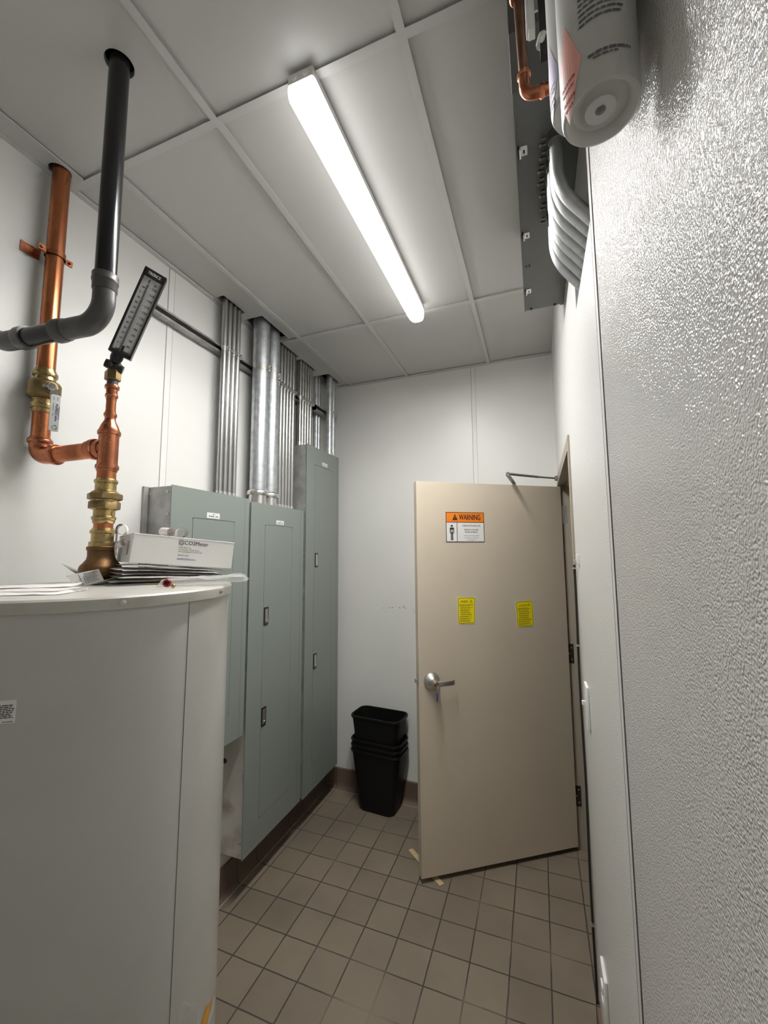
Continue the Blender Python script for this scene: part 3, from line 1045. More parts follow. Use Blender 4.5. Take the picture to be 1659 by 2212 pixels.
def flat_bar(a, b, wd, th):
    d = (b - a).normalized()
    s = d.cross(Vector((0, 0, 1))).normalized()
    u_ = s.cross(d)
    q = MB()
    q.obox((a + b) / 2, d, s, u_, (b - a).length / 2 + wd * 0.3, wd / 2, th / 2)
    return q


flat_bar(p0, el - Vector((0, 0, 0.004)), 0.022, 0.007).build('closer_arm', M['closer'], closer, bevel=0.001)
ra = MB()
ra.tube([el + Vector((0, 0, 0.004)), el.lerp(sh, 0.62)], 0.0075, 12)
ra.tube([el.lerp(sh, 0.60), sh], 0.0055, 12)
ra.build('closer_rod', M['closer'], closer)
ek = MB()
ek.lathe(el - Vector((0, 0, 0.010)), (0, 0, 1), [(0, 0.011), (0.020, 0.011), (0.024, 0.006)], 16)
ek.build('closer_elbow', M['closer'], closer)
fk = MB()
fk.obox(sh + Vector((0.004, 0, 0)), (1, 0, 0), (0, 1, 0), (0, 0, 1), 0.009, 0.018, 0.013)
fk.lathe(sh + Vector((0, 0, -0.016)), (0, 0, 1), [(0, 0.006), (0.032, 0.006)], 10)
fk.build('closer_foot', M['closer'], closer, bevel=0.002)

# ------------------------------------------------------------------ signs on the door
SGN = 0.0006


def sign_root(name, label, u0, u1, v0, v1, cat='sign'):
    s = thing(name, label, cat, D((u0 + u1) / 2, v0, SGN))
    return s


def plate(mb, uv, t0, t1):
    return mb.loft([[D(a, b, t0) for a, b in uv], [D(a, b, t1) for a, b in uv]])


WU0, WU1, WV0, WV1 = 0.781, 0.539, 1.779, 1.954   # left edge has the larger u
s = sign_root('warning_sign', 'orange and white WARNING carbon dioxide gas sign high on the taupe door', WU0, WU1, WV0, WV1)
WW, WH = WU0 - WU1, WV1 - WV0
sg = lambda a, b, off=0.0022: D(WU0 - a, WV0 + b, off)
plate(MB(), [(WU0, WV0), (WU1, WV0), (WU1, WV1), (WU0, WV1)], SGN, 0.0014).build('sign_border', M['ink'], s, smooth=False)
bd = 0.0036
hb_ = WH * 0.672
MB().loft([[sg(a, b, 0.0012) for a, b in ((bd, hb_), (WW - bd, hb_), (WW - bd, WH - bd), (bd, WH - bd))], [sg(a, b, 0.0018) for a, b in ((bd, hb_), (WW - bd, hb_), (WW - bd, WH - bd), (bd, WH - bd))]]).build('orange_header', M['orange'], s, smooth=False)
px_ = WW * 0.285
for a0, a1, nm in ((bd, px_ - 0.0018, 'pictogram_panel'), (px_ + 0.0018, WW - bd, 'text_panel')):
    q = [(a0, bd), (a1, bd), (a1, hb_ - 0.004), (a0, hb_ - 0.004)]
    MB().loft([[sg(a, b, 0.0012) for a, b in q], [sg(a, b, 0.0018) for a, b in q]]).build(nm, M['paper'], s, smooth=False)
ik = Ink(sg)
ik.text('WARNING', WW * 0.34, hb_ + 0.012, 0.047, 0.600, bold=0.0012)
tx, ty, tr = WW * 0.235, hb_ + 0.010, 0.0165
ik.poly([(tx - tr, ty), (tx + tr, ty), (tx, ty + 0.037)])
ik.build('header_lettering', M['ink'], s)
ik = Ink(lambda a, b: sg(a, b, 0.0025))
ik.rect(tx - 0.0015, tx + 0.0015, ty + 0.011, ty + 0.024)
ik.rect(tx - 0.0015, tx + 0.0015, ty + 0.005, ty + 0.008)
ik.build('alert_mark', M['orange'], s)
ik = Ink(sg)
mx_ = WW * 0.655
ik.text('CARBON DIOXIDE GAS', mx_, 0.0915, 0.0135, 0.82, 'CENTER', 0.00022)
ik.text('VENTILATE THIS AREA', mx_, 0.0685, 0.0115, 0.80, 'CENTER', 0.0003)
ik.text('BEFORE ENTERING.', mx_, 0.0545, 0.0115, 0.80, 'CENTER', 0.0003)
ik.build('sign_lettering', M['ink'], s)
ik = Ink(sg)
ik.text('A high carbon dioxide gas (CO2)', mx_, 0.0350, 0.0100, 0.72, 'CENTER')
ik.text('concentration in this area can', mx_, 0.0225, 0.0100, 0.72, 'CENTER')
ik.text('cause asphyxiation.', mx_, 0.0100, 0.0100, 0.72, 'CENTER')
ik.build('fine_lettering', M['ink_grey'], s)
ik = Ink(sg)
mx_ = WW * 0.150
ik.poly(disc_pts(mx_, 0.0935, 0.0066))
ik.poly(rrect_pts(mx_ - 0.0135, mx_ + 0.0135, 0.0745, 0.0845, 0.004))
ik.rect(mx_ - 0.0135, mx_ - 0.0092, 0.0500, 0.0800)
ik.rect(mx_ + 0.0092, mx_ + 0.0135, 0.0500, 0.0800)
ik.rect(mx_ - 0.0072, mx_ + 0.0072, 0.0480, 0.0760)
ik.rect(mx_ - 0.0072, mx_ - 0.0010, 0.0110, 0.0490)
ik.rect(mx_ + 0.0010, mx_ + 0.0072, 0.0110, 0.0490)
ik.poly([(mx_ - 0.011, 0.092), (mx_ - 0.008, 0.094), (mx_ - 0.008, 0.0955), (mx_ - 0.011, 0.0945)])
ik.build('person_pictogram', M['ink'], s)
ik = Ink(lambda a, b: sg(a, b, 0.0025))
ik.poly([(mx_ - 0.0052, 0.057), (mx_ - 0.0012, 0.059), (mx_ - 0.0012, 0.075), (mx_ - 0.0032, 0.071)])
ik.poly([(mx_ + 0.0012, 0.059), (mx_ + 0.0052, 0.057), (mx_ + 0.0032, 0.071), (mx_ + 0.0012, 0.075)])
ik.build('lungs_mark', M['paper'], s)


def yellow_sign(label, word, corners, seed, title_ink):
    """corners: bottom left, bottom right, top right, top left on the door as (u, v)"""
    bl, br, trr, tl = [Vector((a, b, 0)) for a, b in corners]
    cw = ((br - bl).length + (trr - tl).length) / 2
    ch = ((tl - bl).length + (trr - br).length) / 2

    def g(a, b, off=0.0024):
        fa, fb = a / cw, b / ch
        p = bl * (1 - fa) * (1 - fb) + br * fa * (1 - fb) + trr * fa * fb + tl * (1 - fa) * fb
        return D(p.x, p.y, off)
    s = thing('notice_sign', label, 'sign', D((bl.x + br.x) / 2, bl.y, SGN))
    q = [(0, 0), (cw, 0), (cw, ch), (0, ch)]
    MB().loft([[g(a, b, SGN) for a, b in q], [g(a, b, 0.0013) for a, b in q]]).build('pale_border', M['yellow_pale'], s, smooth=False)
    q = rrect_pts(0.0045, cw - 0.0045, 0.0045, ch - 0.0045, 0.007)
    MB().loft([[g(a, b, 0.0012) for a, b in q], [g(a, b, 0.0016) for a, b in q]]).build('black_outline', M['ink'], s, smooth=False)
    q = rrect_pts(0.0068, cw - 0.0068, 0.0068, ch - 0.0068, 0.006)
    MB().loft([[g(a, b, 0.0015) for a, b in q], [g(a, b, 0.0020) for a, b in q]]).build('yellow_panel', M['yellow'], s, smooth=False)
    ik = Ink(g)
    ik.text(word, cw * 0.17, ch - 0.031, 0.0175 if len(word) < 6 else 0.0125, 0.95, bold=0.0004)
    ik.build('title_lettering', title_ink, s)
    ik = Ink(g)
    tx, ty = cw * 0.76, ch - 0.032
    ik.ring([(tx - 0.0095, ty), (tx + 0.0095, ty), (tx, ty + 0.0175)], 0.0022)
    ik.rect(tx - 0.0008, tx + 0.0008, ty + 0.0045, ty + 0.0105)
    ik.build('alert_triangle', M['ink'], s)
    ik = Ink(g)
    x0, x1 = 0.012, cw - 0.011
    y = ch - 0.040
    for k, (nl, ind) in enumerate(((3, 0), (2, 1), (2, 1), (2, 1), (2, 1), (2, 0), (2, 0), (2, 0))):
        hgt = 0.0042 * nl
        ik.lines(x0 + 0.004 * ind, x1, y - hgt, y, nl, 0.0017, 0.35, 6, seed + k)
        y -= hgt + 0.0038
    ik.build('small_print', M['ink'], s)
    return s


yellow_sign('yellow AVISO notice on the door, the one nearer to the lever handle', 'AVISO', [(0.720, 1.315), (0.613, 1.313), (0.609, 1.464), (0.721, 1.466)], 3, mat('brown ink', (0.17, 0.06, 0.02, 1), 0.6))
yellow_sign('yellow WARNING notice on the door, tilted, the one nearer to the hinges', 'WARNING', [(0.345, 1.280), (0.233, 1.281), (0.235, 1.435), (0.351, 1.429)], 23, mat('amber ink', (0.42, 0.22, 0.01, 1), 0.6))

# wooden shim under the free corner of the door
sh_ = MB()
a, b = Vector((-0.765, 2.447, 0.0)), Vector((-0.539, 2.266, 0.0))
d_ = (b - a).normalized()
s_ = Vector((-d_.y, d_.x, 0)) * 0.0145
t0, t1 = Vector((0, 0, 0.004)), Vector((0, 0, 0.011))
sh_.hexa([a - s_, b - s_, b + s_, a + s_, a - s_ + t1, b - s_ + t0, b + s_ + t0, a + s_ + t1])
tag(sh_.build('wooden_shim', M['wood'], smooth=False, bevel=0.0008), 'raw wooden shim lying on the floor tiles under the free door corner', 'shim')

# ================================================================== waste baskets, nested
BC, BA = (-1.080, 2.772), -0.07


def basket(label, z0, floor_only=False):
    t = thing('waste_basket', label, 'waste basket', (BC[0], BC[1], z0), BA, 'nested black waste baskets')
    hgt, N = 0.385, 6

    def ring(f, ins=0.0):
        hx = 0.128 + (0.180 - 0.128) * f - ins
        hy = 0.082 + (0.103 - 0.082) * f - ins
        r = min(hx, hy, 0.045 + 0.008 * f)
        return [(a, b) for a, b in rrect_pts(-hx, hx, -hy, hy, r, N)]
    mbk = MB()
    fs = [0, 0.03, 0.2, 0.4, 0.6, 0.8, 1.0]
    rings = [[(a, b, hgt * f) for a, b in ring(f, 0.006 if f == 0 else 0)] for f in fs]
    rings += [[(a, b, hgt * f) for a, b in ring(f, 0.003)] for f in reversed(fs[1:])]
    mbk.loft(rings)
    mbk.build('basket_body', M['black_bin'], t, world=False)
    rm = MB()
    o1 = [(a, b, hgt - 0.014) for a, b in ring(1.0, -0.004)]
    o2 = [(a, b, hgt - 0.006) for a, b in ring(1.0, -0.007)]
    o3 = [(a, b, hgt + 0.002) for a, b in ring(1.0, -0.005)]
    o4 = [(a, b, hgt + 0.003) for a, b in ring(1.0, 0.001)]
    o5 = [(a, b, hgt - 0.014) for a, b in ring(1.0, 0.001)]
    rm.loft([o1, o2, o3, o4, o5, o1], cap0=False, cap1=False)
    bmesh.ops.remove_doubles(rm.bm, verts=rm.bm.verts[:], dist=1e-6)
    rm.build('rim', M['bin_rim'], t, world=False)
    return t


basket('black waste basket standing on the tiles, lowest of the nested stack', 0.0)
basket('black waste basket, second from below in the nested stack', 0.034)
basket('black waste basket, second from above in the nested stack', 0.070)
basket('topmost black waste basket of the nested stack by the door', 0.222)

# ================================================================== switch and outlet on the right wall
sw = thing('light_switch', 'white light switch plate on the right wall near the doorway', 'light switch', (XR, 1.585, 1.20))
MB().box(XR - 0.009, XR, 1.548, 1.622, 1.132, 1.272).build('switch_plate', M['white_plastic'], sw, bevel=0.003)
MB().box(XR - 0.021, XR - 0.009, 1.580, 1.588, 1.204, 1.218).build('toggle', M['white_plastic'], sw, bevel=0.001)
ot = thing('power_outlet', 'white power outlet low on the right wall', 'outlet', (XR, 1.515, 0.40))
MB().box(XR - 0.010, XR, 1.472, 1.560, 0.322, 0.462).build('outlet_plate', M['white_plastic'], ot, bevel=0.003)
for dz in (-0.02, 0.02):
    MB().prism([(XR - 0.010, 1.515 + a, 0.392 + dz + b_) for a, b_ in rrect_pts(-0.016, 0.016, -0.014, 0.014, 0.008)], (-0.004, 0, 0)).build('socket', M['white_plastic'], ot, smooth=False)

# ================================================================== water heater
def at_px(u, v, d):
    """a point d metres ahead of the camera"""
    return Vector((0, 0, CAM_Z)) + (cf + cr * ((u - 829.5) / F_PX) - cu * ((v - 1106) / F_PX)) * d


TX, TY, TR, TZ = -1.1125, 0.7659, 0.3348, 1.632


def TC(deg, z, r=TR):
    a = math.radians(deg)
    return Vector((TX + r * math.cos(a), TY + r * math.sin(a), z))


wh = thing('water_heater', 'large beige cylindrical water heater with papers lying on top', 'water heater', (TX, TY, 0))
MB().lathe((TX, TY, 0.03), (0, 0, 1), [(0, TR), (TZ - 0.045, TR)], 128).build('jacket', M['tank'], wh)


def arc_panel(d0, d1, z0, z1, r0, r1, nseg=40):
    b = MB()
    rings = []
    for k in range(nseg + 1):
        d = d0 + (d1 - d0) * k / nseg
        rings.append([TC(d, z0, r0), TC(d, z0, r1), TC(d, z1, r1), TC(d, z1, r0)])
    return b.loft(rings)


# wrap panel to the right of the upright joint; the joint leans a little
b = MB()
rings = []
for k in range(41):
    f = k / 40
    dl, dh = -2.9, -0.9
    a0, a1 = dl + (118 - dl) * f, dh + (118 - dh) * f
    rings.append([TC(a0, 0.04, TR - 0.002), TC(a0, 0.04, TR + 0.0012), TC(a1, TZ - 0.028, TR + 0.0012), TC(a1, TZ - 0.028, TR - 0.002)])
b.loft(rings)
b.build('wrap_panel', M['tank_side'], wh)
b = MB()
b.loft([[TC(-3.15, 0.04, TR - 0.001), TC(-2.90, 0.04, TR + 0.0013), TC(-2.75, 0.04, TR - 0.001)], [TC(-1.15, TZ - 0.028, TR - 0.001), TC(-0.90, TZ - 0.028, TR + 0.0013), TC(-0.75, TZ - 0.028, TR - 0.001)]])
b.build('panel_joint', M['seam'], wh)
lp = [(0, TR + 0.001), (0, TR + 0.0072), (0.004, TR + 0.0078), (0.022, TR + 0.0078), (0.0262, TR + 0.004), (0.0268, TR - 0.002), (0.0268, 0.0)]
MB().lathe((TX, TY, TZ - 0.0268), (0, 0, 1), lp, 160, cap=False).build('lid', M['tank_lid'], wh)
MB().lathe((TX, TY, 0.0), (0, 0, 1), [(0, TR - 0.01), (0.032, TR - 0.01)], 96).build('base_ring', M['black'], wh)
for dg in (-26.1, 18.0, 62, -70):
    nv = Vector((math.cos(math.radians(dg)), math.sin(math.radians(dg)), 0))
    p = TC(dg, TZ - 0.0135, TR + 0.0076)
    m_ = MB().lathe(p, nv, [(0, 0.0058), (0.0012, 0.0058)], 16)
    m_.lathe(p + nv * 0.0012, nv, [(0, 0.0040), (0.0035, 0.0040), (0.004, 0.0032)], 6)
    m_.build('lid_screw', M['chrome'], wh)
# rating sticker on the jacket, partly out of the frame
ar_ = lambda u, v: TC(-60.5 + math.degrees(u / TR), 1.411 + v, TR + 0.0012)
b = MB()
rr_ = []
for k in range(9):
    d = -60.5 + 7.4 * k / 8
    rr_.append([TC(d, 1.411, TR + 0.0001), TC(d, 1.411, TR + 0.0009), TC(d, 1.4515, TR + 0.0009), TC(d, 1.4515, TR + 0.0001)])
stk = b.loft(rr_).build('rating_label', M['paper'], wh, smooth=False)
W_ = math.radians(7.4) * TR
ik = Ink(ar_)
ik.lines(0.003, W_ - 0.0022, 0.0085, 0.033, 8, 0.0017, 0.12, 6, 5)
ik.lines(W_ * 0.55, W_ - 0.003, 0.0012, 0.004, 1, 0.0012, 0.1, 3, 9)
ik.build('label_print', M['ink'], stk)
# amber tape and torn packing film low on the wrap panel
ta = Ink(lambda a, c: TC(a, c, TR + 0.0022))
ta.poly([(14.0, 0.585), (21.0, 0.585), (28.6, 0.603), (27.8, 0.612), (25.8, 0.607), (19.4, 0.632), (17.0, 0.620)])
ta.build('amber_tape', M['amber'], wh)
ta = Ink(lambda a, c: TC(a, c, TR + 0.0035))
for k in range(9):
    a0 = 20.5 + 1.0 * k
    ta.poly([(a0, 0.57), (a0 + 0.5, 0.57), (a0 + 1.7 + (k % 3) * 0.3, 0.592 + 0.004 * (k % 2)), (a0 + 1.4, 0.592)])
ta.build('torn_tape', M['paper'], wh)
ta = Ink(lambda a, c: TC(a, c, TR + 0.0018))
ta.poly([(-1.2, 0.66), (12.5, 0.63), (13.5, 0.668), (10.0, 0.690), (4.2, 0.732), (2.6, 0.730)])
ta.build('clear_film', M['film'], wh)

# ================================================================== copper water pipe with valve, tee and union
WXp, WYp = -1.514, 0.833          # pipe along the wall
PX, PY = -1.262, 0.883            # riser on the water heater
RP = 0.026
cp = thing('water_pipe', 'copper and brass water pipe from the ceiling to the top of the water heater', 'pipe', (PX, PY, TZ))
MB().lathe((WXp, WYp, 2.05), (0, 0, 1), [(0, RP), (ZH + 0.1 - 2.05, RP)], 32).build('ceiling_pipe', M['copper'], cp)
# strap on the wall
zc = 2.741
b = MB()
rng_ = [math.radians(-165 + 330 * k / 28) for k in range(29)]
po = [(WXp + (RP + 0.004) * math.cos(a), WYp + (RP + 0.004) * math.sin(a)) for a in rng_]
pi_ = [(WXp + (RP + 0.0005) * math.cos(a), WYp + (RP + 0.0005) * math.sin(a)) for a in rng_]
pts = po + pi_[::-1]
b.loft([[(x, y, zc - 0.010) for x, y in pts], [(x, y, zc + 0.010) for x, y in pts]], cap0=False, cap1=False)
b.box(XL + 0.0005, XL + 0.004, WYp - 0.075, WYp - 0.020, zc - 0.018, zc + 0.018)
b.box(XL + 0.004, WXp - RP + 0.002, WYp - 0.035, WYp - 0.030, zc - 0.010, zc + 0.010)
b.obox((WXp + 0.002, WYp - RP - 0.014, zc), (1, 0, 0), (0, 1, 0), (0, 0, 1), 0.004, 0.012, 0.010)
b.obox((WXp + 0.002, WYp + RP + 0.014, zc), (1, 0, 0), (0, 1, 0), (0, 0, 1), 0.004, 0.013, 0.009)
b.lathe((WXp + 0.014, WYp + RP + 0.018, zc), (-1, 0, 0), [(0, 0.005), (0.02, 0.005)], 10)
b.lathe((WXp + 0.014, WYp - RP - 0.018, zc), (-1, 0, 0), [(0, 0.005), (0.02, 0.005)], 10)
b.build('pipe_clamp', M['copper_fit'], cp)
# ball valve, press ends
vz = lambda prof: [(z - 2.18, r) for z, r in prof]
MB().lathe((WXp, WYp, 2.18), (0, 0, 1), vz([(2.182, 0.0280), (2.184, 0.0285), (2.196, 0.0285), (2.197, 0.0335), (2.204, 0.0345), (2.211, 0.0335), (2.212, 0.0290), (2.221, 0.0290), (2.222, 0.0305),
           (2.2895, 0.0320), (2.300, 0.0290), (2.306, 0.0290), (2.307, 0.0335), (2.314, 0.0345), (2.320, 0.0335), (2.321, 0.0290), (2.330, 0.0285), (2.331, 0.0262)]), 36).build('valve_ends', M['brass'], cp)
vb = MB().lathe((WXp, WYp, 2.18), (0, 0, 1), vz([(2.226, 0.0300), (2.234, 0.0420), (2.240, 0.0455), (2.280, 0.0455), (2.286, 0.0420), (2.292, 0.0330)]), 36)
vb.lathe((WXp + 0.03, WYp, 2.258), Vector((0.86, -0.38, 0)), [(0, 0.018), (0.024, 0.018), (0.026, 0.014)], 20)
valve = vb.build('valve_body', M['brass_dull'], cp)
hx = Vector((0.86, -0.38, 0)).normalized()
hs = Vector((0.38, 0.86, 0)).normalized()
hc = Vector((WXp + 0.03, WYp, 2.258)) + hx * 0.030
b = MB()
b.lathe(hc, hx, [(0, 0.0135), (0.007, 0.0135)], 6)
b.lathe(hc + hx * 0.007, hx, [(0, 0.0065), (0.011, 0.0065)], 14)
b.obox(hc + hx * 0.0015 - hs * 0.014 + Vector((0, 0, 0.000)), hs, hx, (0, 0, 1), 0.009, 0.0015, 0.005)
b.lathe(hc + hx * 0.007, hx, [(0, 0.0115), (0.004, 0.0115), (0.006, 0.0095)], 18)
b.obox(hc + hx * 0.006 + hs * 0.008 - Vector((0, 0, 0.022)), hs, hx, (0, 0, 1), 0.011, 0.0016, 0.017)
b.build('valve_nut', M['chrome'], valve)
lo = hc + hx * 0.010 + hs * 0.012 - Vector((0, 0, 0.086))
b = MB()
q = rrect_pts(-0.0135, 0.0135, -0.060, 0.060, 0.006)
b.loft([[lo + hs * a + Vector((0, 0, c)) for a, c in q], [lo + hs * a + Vector((0, 0, c)) + hx * 0.006 for a, c in q]])
b.build('valve_lever', M['white_plastic'], valve, bevel=0.0015)
lf = lambda u, v: lo + hx * 0.0066 + hs * v + Vector((0, 0, -u))
ik = Ink(lf)
ik.text('ProPRESS valve', -0.030, 0.0005, 0.0095, 0.95, bold=0.0003)
ik.lines(-0.022, 0.026, 0.0085, 0.0105, 1, 0.0014, 0.1, 3, 2)
ik.build('lever_print', M['ink_blue'], valve)
ik = Ink(lf)
ik.lines(-0.032, -0.006, -0.0060, -0.0040, 1, 0.0012, 0.1, 3, 4)
ik.lines(0.002, 0.012, -0.0060, -0.0040, 1, 0.0012, 0.1, 2, 4)
for a in (-0.052, -0.046):
    ik.rect(a, a + 0.003, -0.0060, -0.0040)
    ik.rect(a, a + 0.003, 0.0040, 0.0065)
ik.ring(disc_pts(0.048, 0.001, 0.007, 12), 0.0012)
ik.ring([(0.040, 0.006), (0.040, 0.001), (0.055, 0.004), (0.052, 0.0085)], 0.001)
ik.build('lever_mark', M['ink_grey'], valve)
# elbow and cross pipe to the tee
dv = Vector((PX - WXp, PY - WYp, 0)).normalized()
zx, zt = 2.040, 2.052
pe = fillet([(WXp, WYp, 2.100), (WXp, WYp, zx), Vector((WXp, WYp, zx)) + dv * 0.075], 0.045, 14)
b = MB().tube(pe, 0.0285, 28)
b.lathe((WXp, WYp, 2.078), (0, 0, 1), [(0, 0.0290), (0.004, 0.0340), (0.010, 0.0350), (0.015, 0.0335), (0.019, 0.0290)], 32)
e0 = Vector((WXp, WYp, zx)) + dv * 0.054
b.lathe(e0, dv, [(0, 0.0290), (0.003, 0.0325), (0.010, 0.0335), (0.016, 0.0325), (0.019, 0.0290)], 32)
b.build('elbow', M['copper_fit'], cp)
MB().tube([Vector((WXp, WYp, zx)) + dv * 0.05, Vector((PX, PY, zt))], RP, 28).build('cross_pipe', M['copper'], cp)
# tee and reducer
zr = lambda prof: [(z - 1.63, r) for z, r in prof]
b = MB().lathe((PX, PY, 1.63), (0, 0, 1), zr([(1.976, 0.0270), (1.979, 0.0285), (1.984, 0.0285), (1.985, 0.0315), (1.991, 0.0325), (1.997, 0.0315), (1.998, 0.0285), (2.010, 0.0280), (2.085, 0.0280),
      (2.094, 0.0285), (2.095, 0.0315), (2.101, 0.0325), (2.107, 0.0315), (2.108, 0.0285), (2.113, 0.0280), (2.126, 0.0235), (2.142, 0.0155), (2.150, 0.0152), (2.154, 0.0155), (2.155, 0.0178), (2.160, 0.0185), (2.165, 0.0178), (2.166, 0.0152), (2.172, 0.0150)]), 36)
t0_ = Vector((PX, PY, zt - 0.001))
b.lathe(t0_ - dv * 0.020, -dv, [(0, 0.0285), (0.020, 0.0285), (0.022, 0.0330), (0.030, 0.0340), (0.036, 0.0330), (0.040, 0.0285), (0.052, 0.0280)], 32)
b.build('tee', M['copper_fit'], cp)
MB().lathe((PX, PY, 2.165), (0, 0, 1), [(0, 0.0138), (0.06, 0.0138)], 24).build('upper_pipe', M['copper'], cp)
b = MB().lathe((PX, PY, 1.63), (0, 0, 1), zr([(2.211, 0.0150), (2.218, 0.0152), (2.219, 0.0178), (2.223, 0.0185), (2.227, 0.0178), (2.228, 0.0160), (2.246, 0.0160), (2.247, 0.0200), (2.252, 0.0208), (2.258, 0.0195)]), 28)
b.build('upper_coupling', M['copper_fit'], cp)
MB().lathe((PX, PY, 2.256), (0, 0, 1), [(0, 0.0155), (0.022, 0.0155)], 24).build('steel_nipple', M['grey_fit'], cp)
MB().lathe((PX, PY, 1.75), (0, 0, 1), [(0, 0.0262), (0.235, 0.0262)], 28).build('riser_pipe', M['copper'], cp)
# brass unions and base
b = MB().lathe((PX, PY, 1.63), (0, 0, 1), zr([(1.739, 0.035), (1.7415, 0.0355), (1.753, 0.0355), (1.757, 0.0345), (1.758, 0.0300), (1.781, 0.0300), (1.783, 0.0335), (1.788, 0.0345), (1.793, 0.0335), (1.795, 0.0300), (1.799, 0.0285), (1.800, 0.0262)]), 36)
b.build('lower_adapter', M['brass'], cp)
b = MB().lathe((PX, PY, 1.63), (0, 0, 1), zr([(1.813, 0.0270), (1.816, 0.0295), (1.824, 0.0300), (1.826, 0.0325), (1.830, 0.0335), (1.834, 0.0325), (1.836, 0.0290), (1.854, 0.0290), (1.858, 0.0380), (1.862, 0.0395)]), 36)
b.lathe((PX, PY, 1.63), (0, 0, 1), zr([(1.882, 0.0370), (1.887, 0.0370)]), 36)
b.lathe((PX, PY, 1.63), (0, 0, 1), zr([(1.906, 0.0400), (1.911, 0.0370), (1.917, 0.0290), (1.938, 0.0285), (1.940, 0.0315), (1.945, 0.0325), (1.949, 0.0315), (1.950, 0.0285), (1.954, 0.0275)]), 36)
b.build('union_ends', M['brass'], cp)
b = MB()
b.lathe((PX, PY, 1.63), (0, 0, 1), zr([(1.858, 0.0400), (1.860, 0.0425), (1.879, 0.0425), (1.882, 0.0400)]), 8, rot=0.2)
b.lathe((PX, PY, 1.63), (0, 0, 1), zr([(1.887, 0.0440), (1.889, 0.0475), (1.904, 0.0475), (1.907, 0.0440)]), 8)
b.build('union_nuts', M['brass_dull'], cp)
b = MB().lathe((PX, PY, 1.63), (0, 0, 1), zr([(1.632, 0.054), (1.650, 0.054), (1.652, 0.0565), (1.676, 0.0565), (1.684, 0.0535), (1.692, 0.0465), (1.703, 0.0385), (1.713, 0.0365), (1.730, 0.0370), (1.731, 0.0395), (1.7405, 0.0400), (1.7425, 0.038)]), 40)
b.build('base_reducer', M['bronze'], cp)

# ------------------------------------------------------------------ dial-less stem thermometer on top of the riser
th = thing('stem_thermometer', 'tall black framed thermometer with a white scale on top of the copper riser', 'thermometer', (PX, PY, 2.276))
hexn = MB().lathe((PX, PY, 2.274), (0, 0, 1), [(0, 0.0205), (0.002, 0.0232), (0.027, 0.0232), (0.030, 0.0205), (0.036, 0.0175)], 6, rot=0.3)
hexn.build('hex_nut', M['brass_dull'], th, bevel=0.001)
TLp, TRp, BRp, BLp = Vector((-1.108, 0.861, 2.610)), Vector((-1.058, 0.885, 2.573)), Vector((-1.173, 0.868, 2.325)), Vector((-1.227, 0.845, 2.354))
cen = (TLp + TRp + BRp + BLp) / 4
up = ((TLp + TRp) - (BLp + BRp)).normalized()
rt = ((TRp + BRp) - (TLp + BLp))
rt = (rt - up * rt.dot(up)).normalized()
rt0 = rt.copy()
vw = (Vector((0, 0, CAM_Z)) - cen).normalized()
vw = (vw - up * vw.dot(up)).normalized()
nm_ = (vw - rt0 * 0.16).normalized()
nm_ = (nm_ - up * nm_.dot(up)).normalized()
rt = up.cross(nm_).normalized()
if rt.dot(rt0) < 0:
    rt = -rt
HL, HW = 0.1415, 0.0310
tm = lambda a, c, o=0.0: cen + rt * a + up * c + nm_ * o
b = MB()
b.obox(tm(0, 0, -0.016), rt, up, nm_, HW, HL, 0.014)
b.obox(tm(0, HL - 0.012, 0.001), rt, up, nm_, HW, 0.012, 0.005)
b.obox(tm(0, -HL + 0.006, 0.001), rt, up, nm_, HW, 0.006, 0.005)
b.obox(tm(-HW + 0.003, 0, 0.001), rt, up, nm_, 0.003, HL, 0.005)
b.obox(tm(HW - 0.0025, 0, 0.001), rt, up, nm_, 0.0025, HL, 0.005)
b.build('case', M['black'], th, smooth=False)
MB().obox(tm(0.0, -0.006, -0.0012), rt, up, nm_, HW - 0.0055, HL - 0.0185, 0.0008).build('scale_plate', M['scale_plate'], th, smooth=False)
MB().tube([tm(-0.004, -HL + 0.012, 0.001), tm(-0.004, HL - 0.045, 0.001)], 0.0026, 10).build('spirit_tube', M['glass_tube'], th)
b = MB()
b.obox(tm(-0.001, -HL + 0.022, 0.001), rt, up, nm_, 0.0055, 0.010, 0.002)
b.obox(tm(0.004, -HL + 0.0155, 0.001), rt, up, nm_, 0.020, 0.0012, 0.002)
b.build('tube_clip', M['black'], th, smooth=False)
ik = Ink(lambda u, v: tm(u, v, 0.0003))
nmb = ['30', '50', '70', '90', '110', '130', '150', '170', '190', '210', '230']
v0, v1 = -HL + 0.035, HL - 0.052
for k, s_t in enumerate(nmb):
    v = v0 + (v1 - v0) * k / 10
    ik.text(s_t, 0.0065, v - 0.0036, 0.0105, 0.95, bold=0.0003)
    ik.rect(0.0000, 0.0058, v - 0.0005, v + 0.0005)
    if k < 10:
        for j in (1, 2, 3):
            vv = v + (v1 - v0) / 10 * j / 4
            ik.rect(0.0000, 0.0030 if j != 2 else 0.0044, vv - 0.0004, vv + 0.0004)
for k in range(12):
    v = v0 + (v1 - v0) * k / 11.4
    ik.text(str((k * 10) % 100), -0.0195, v - 0.003, 0.0085, 0.9, bold=0.0003)
    ik.rect(-0.0120, -0.0080, v - 0.0005, v + 0.0005)
    ik.rect(-0.0105, -0.0080, v + 0.006, v + 0.0068)
ik.text('F', 0.010, HL - 0.044, 0.011, 1, bold=0.0004)
ik.rect(-0.008, -0.0055, HL - 0.040, HL - 0.030)
ik.build('scale_print', M['ink'], th)
ik = Ink(lambda u, v: tm(u, v, 0.0064))
ik.text('TRERICE', 0.0, HL - 0.0165, 0.0125, 0.78, 'CENTER', 0.0004)
ik.build('maker_lettering', M['paper'], th)
b = MB()
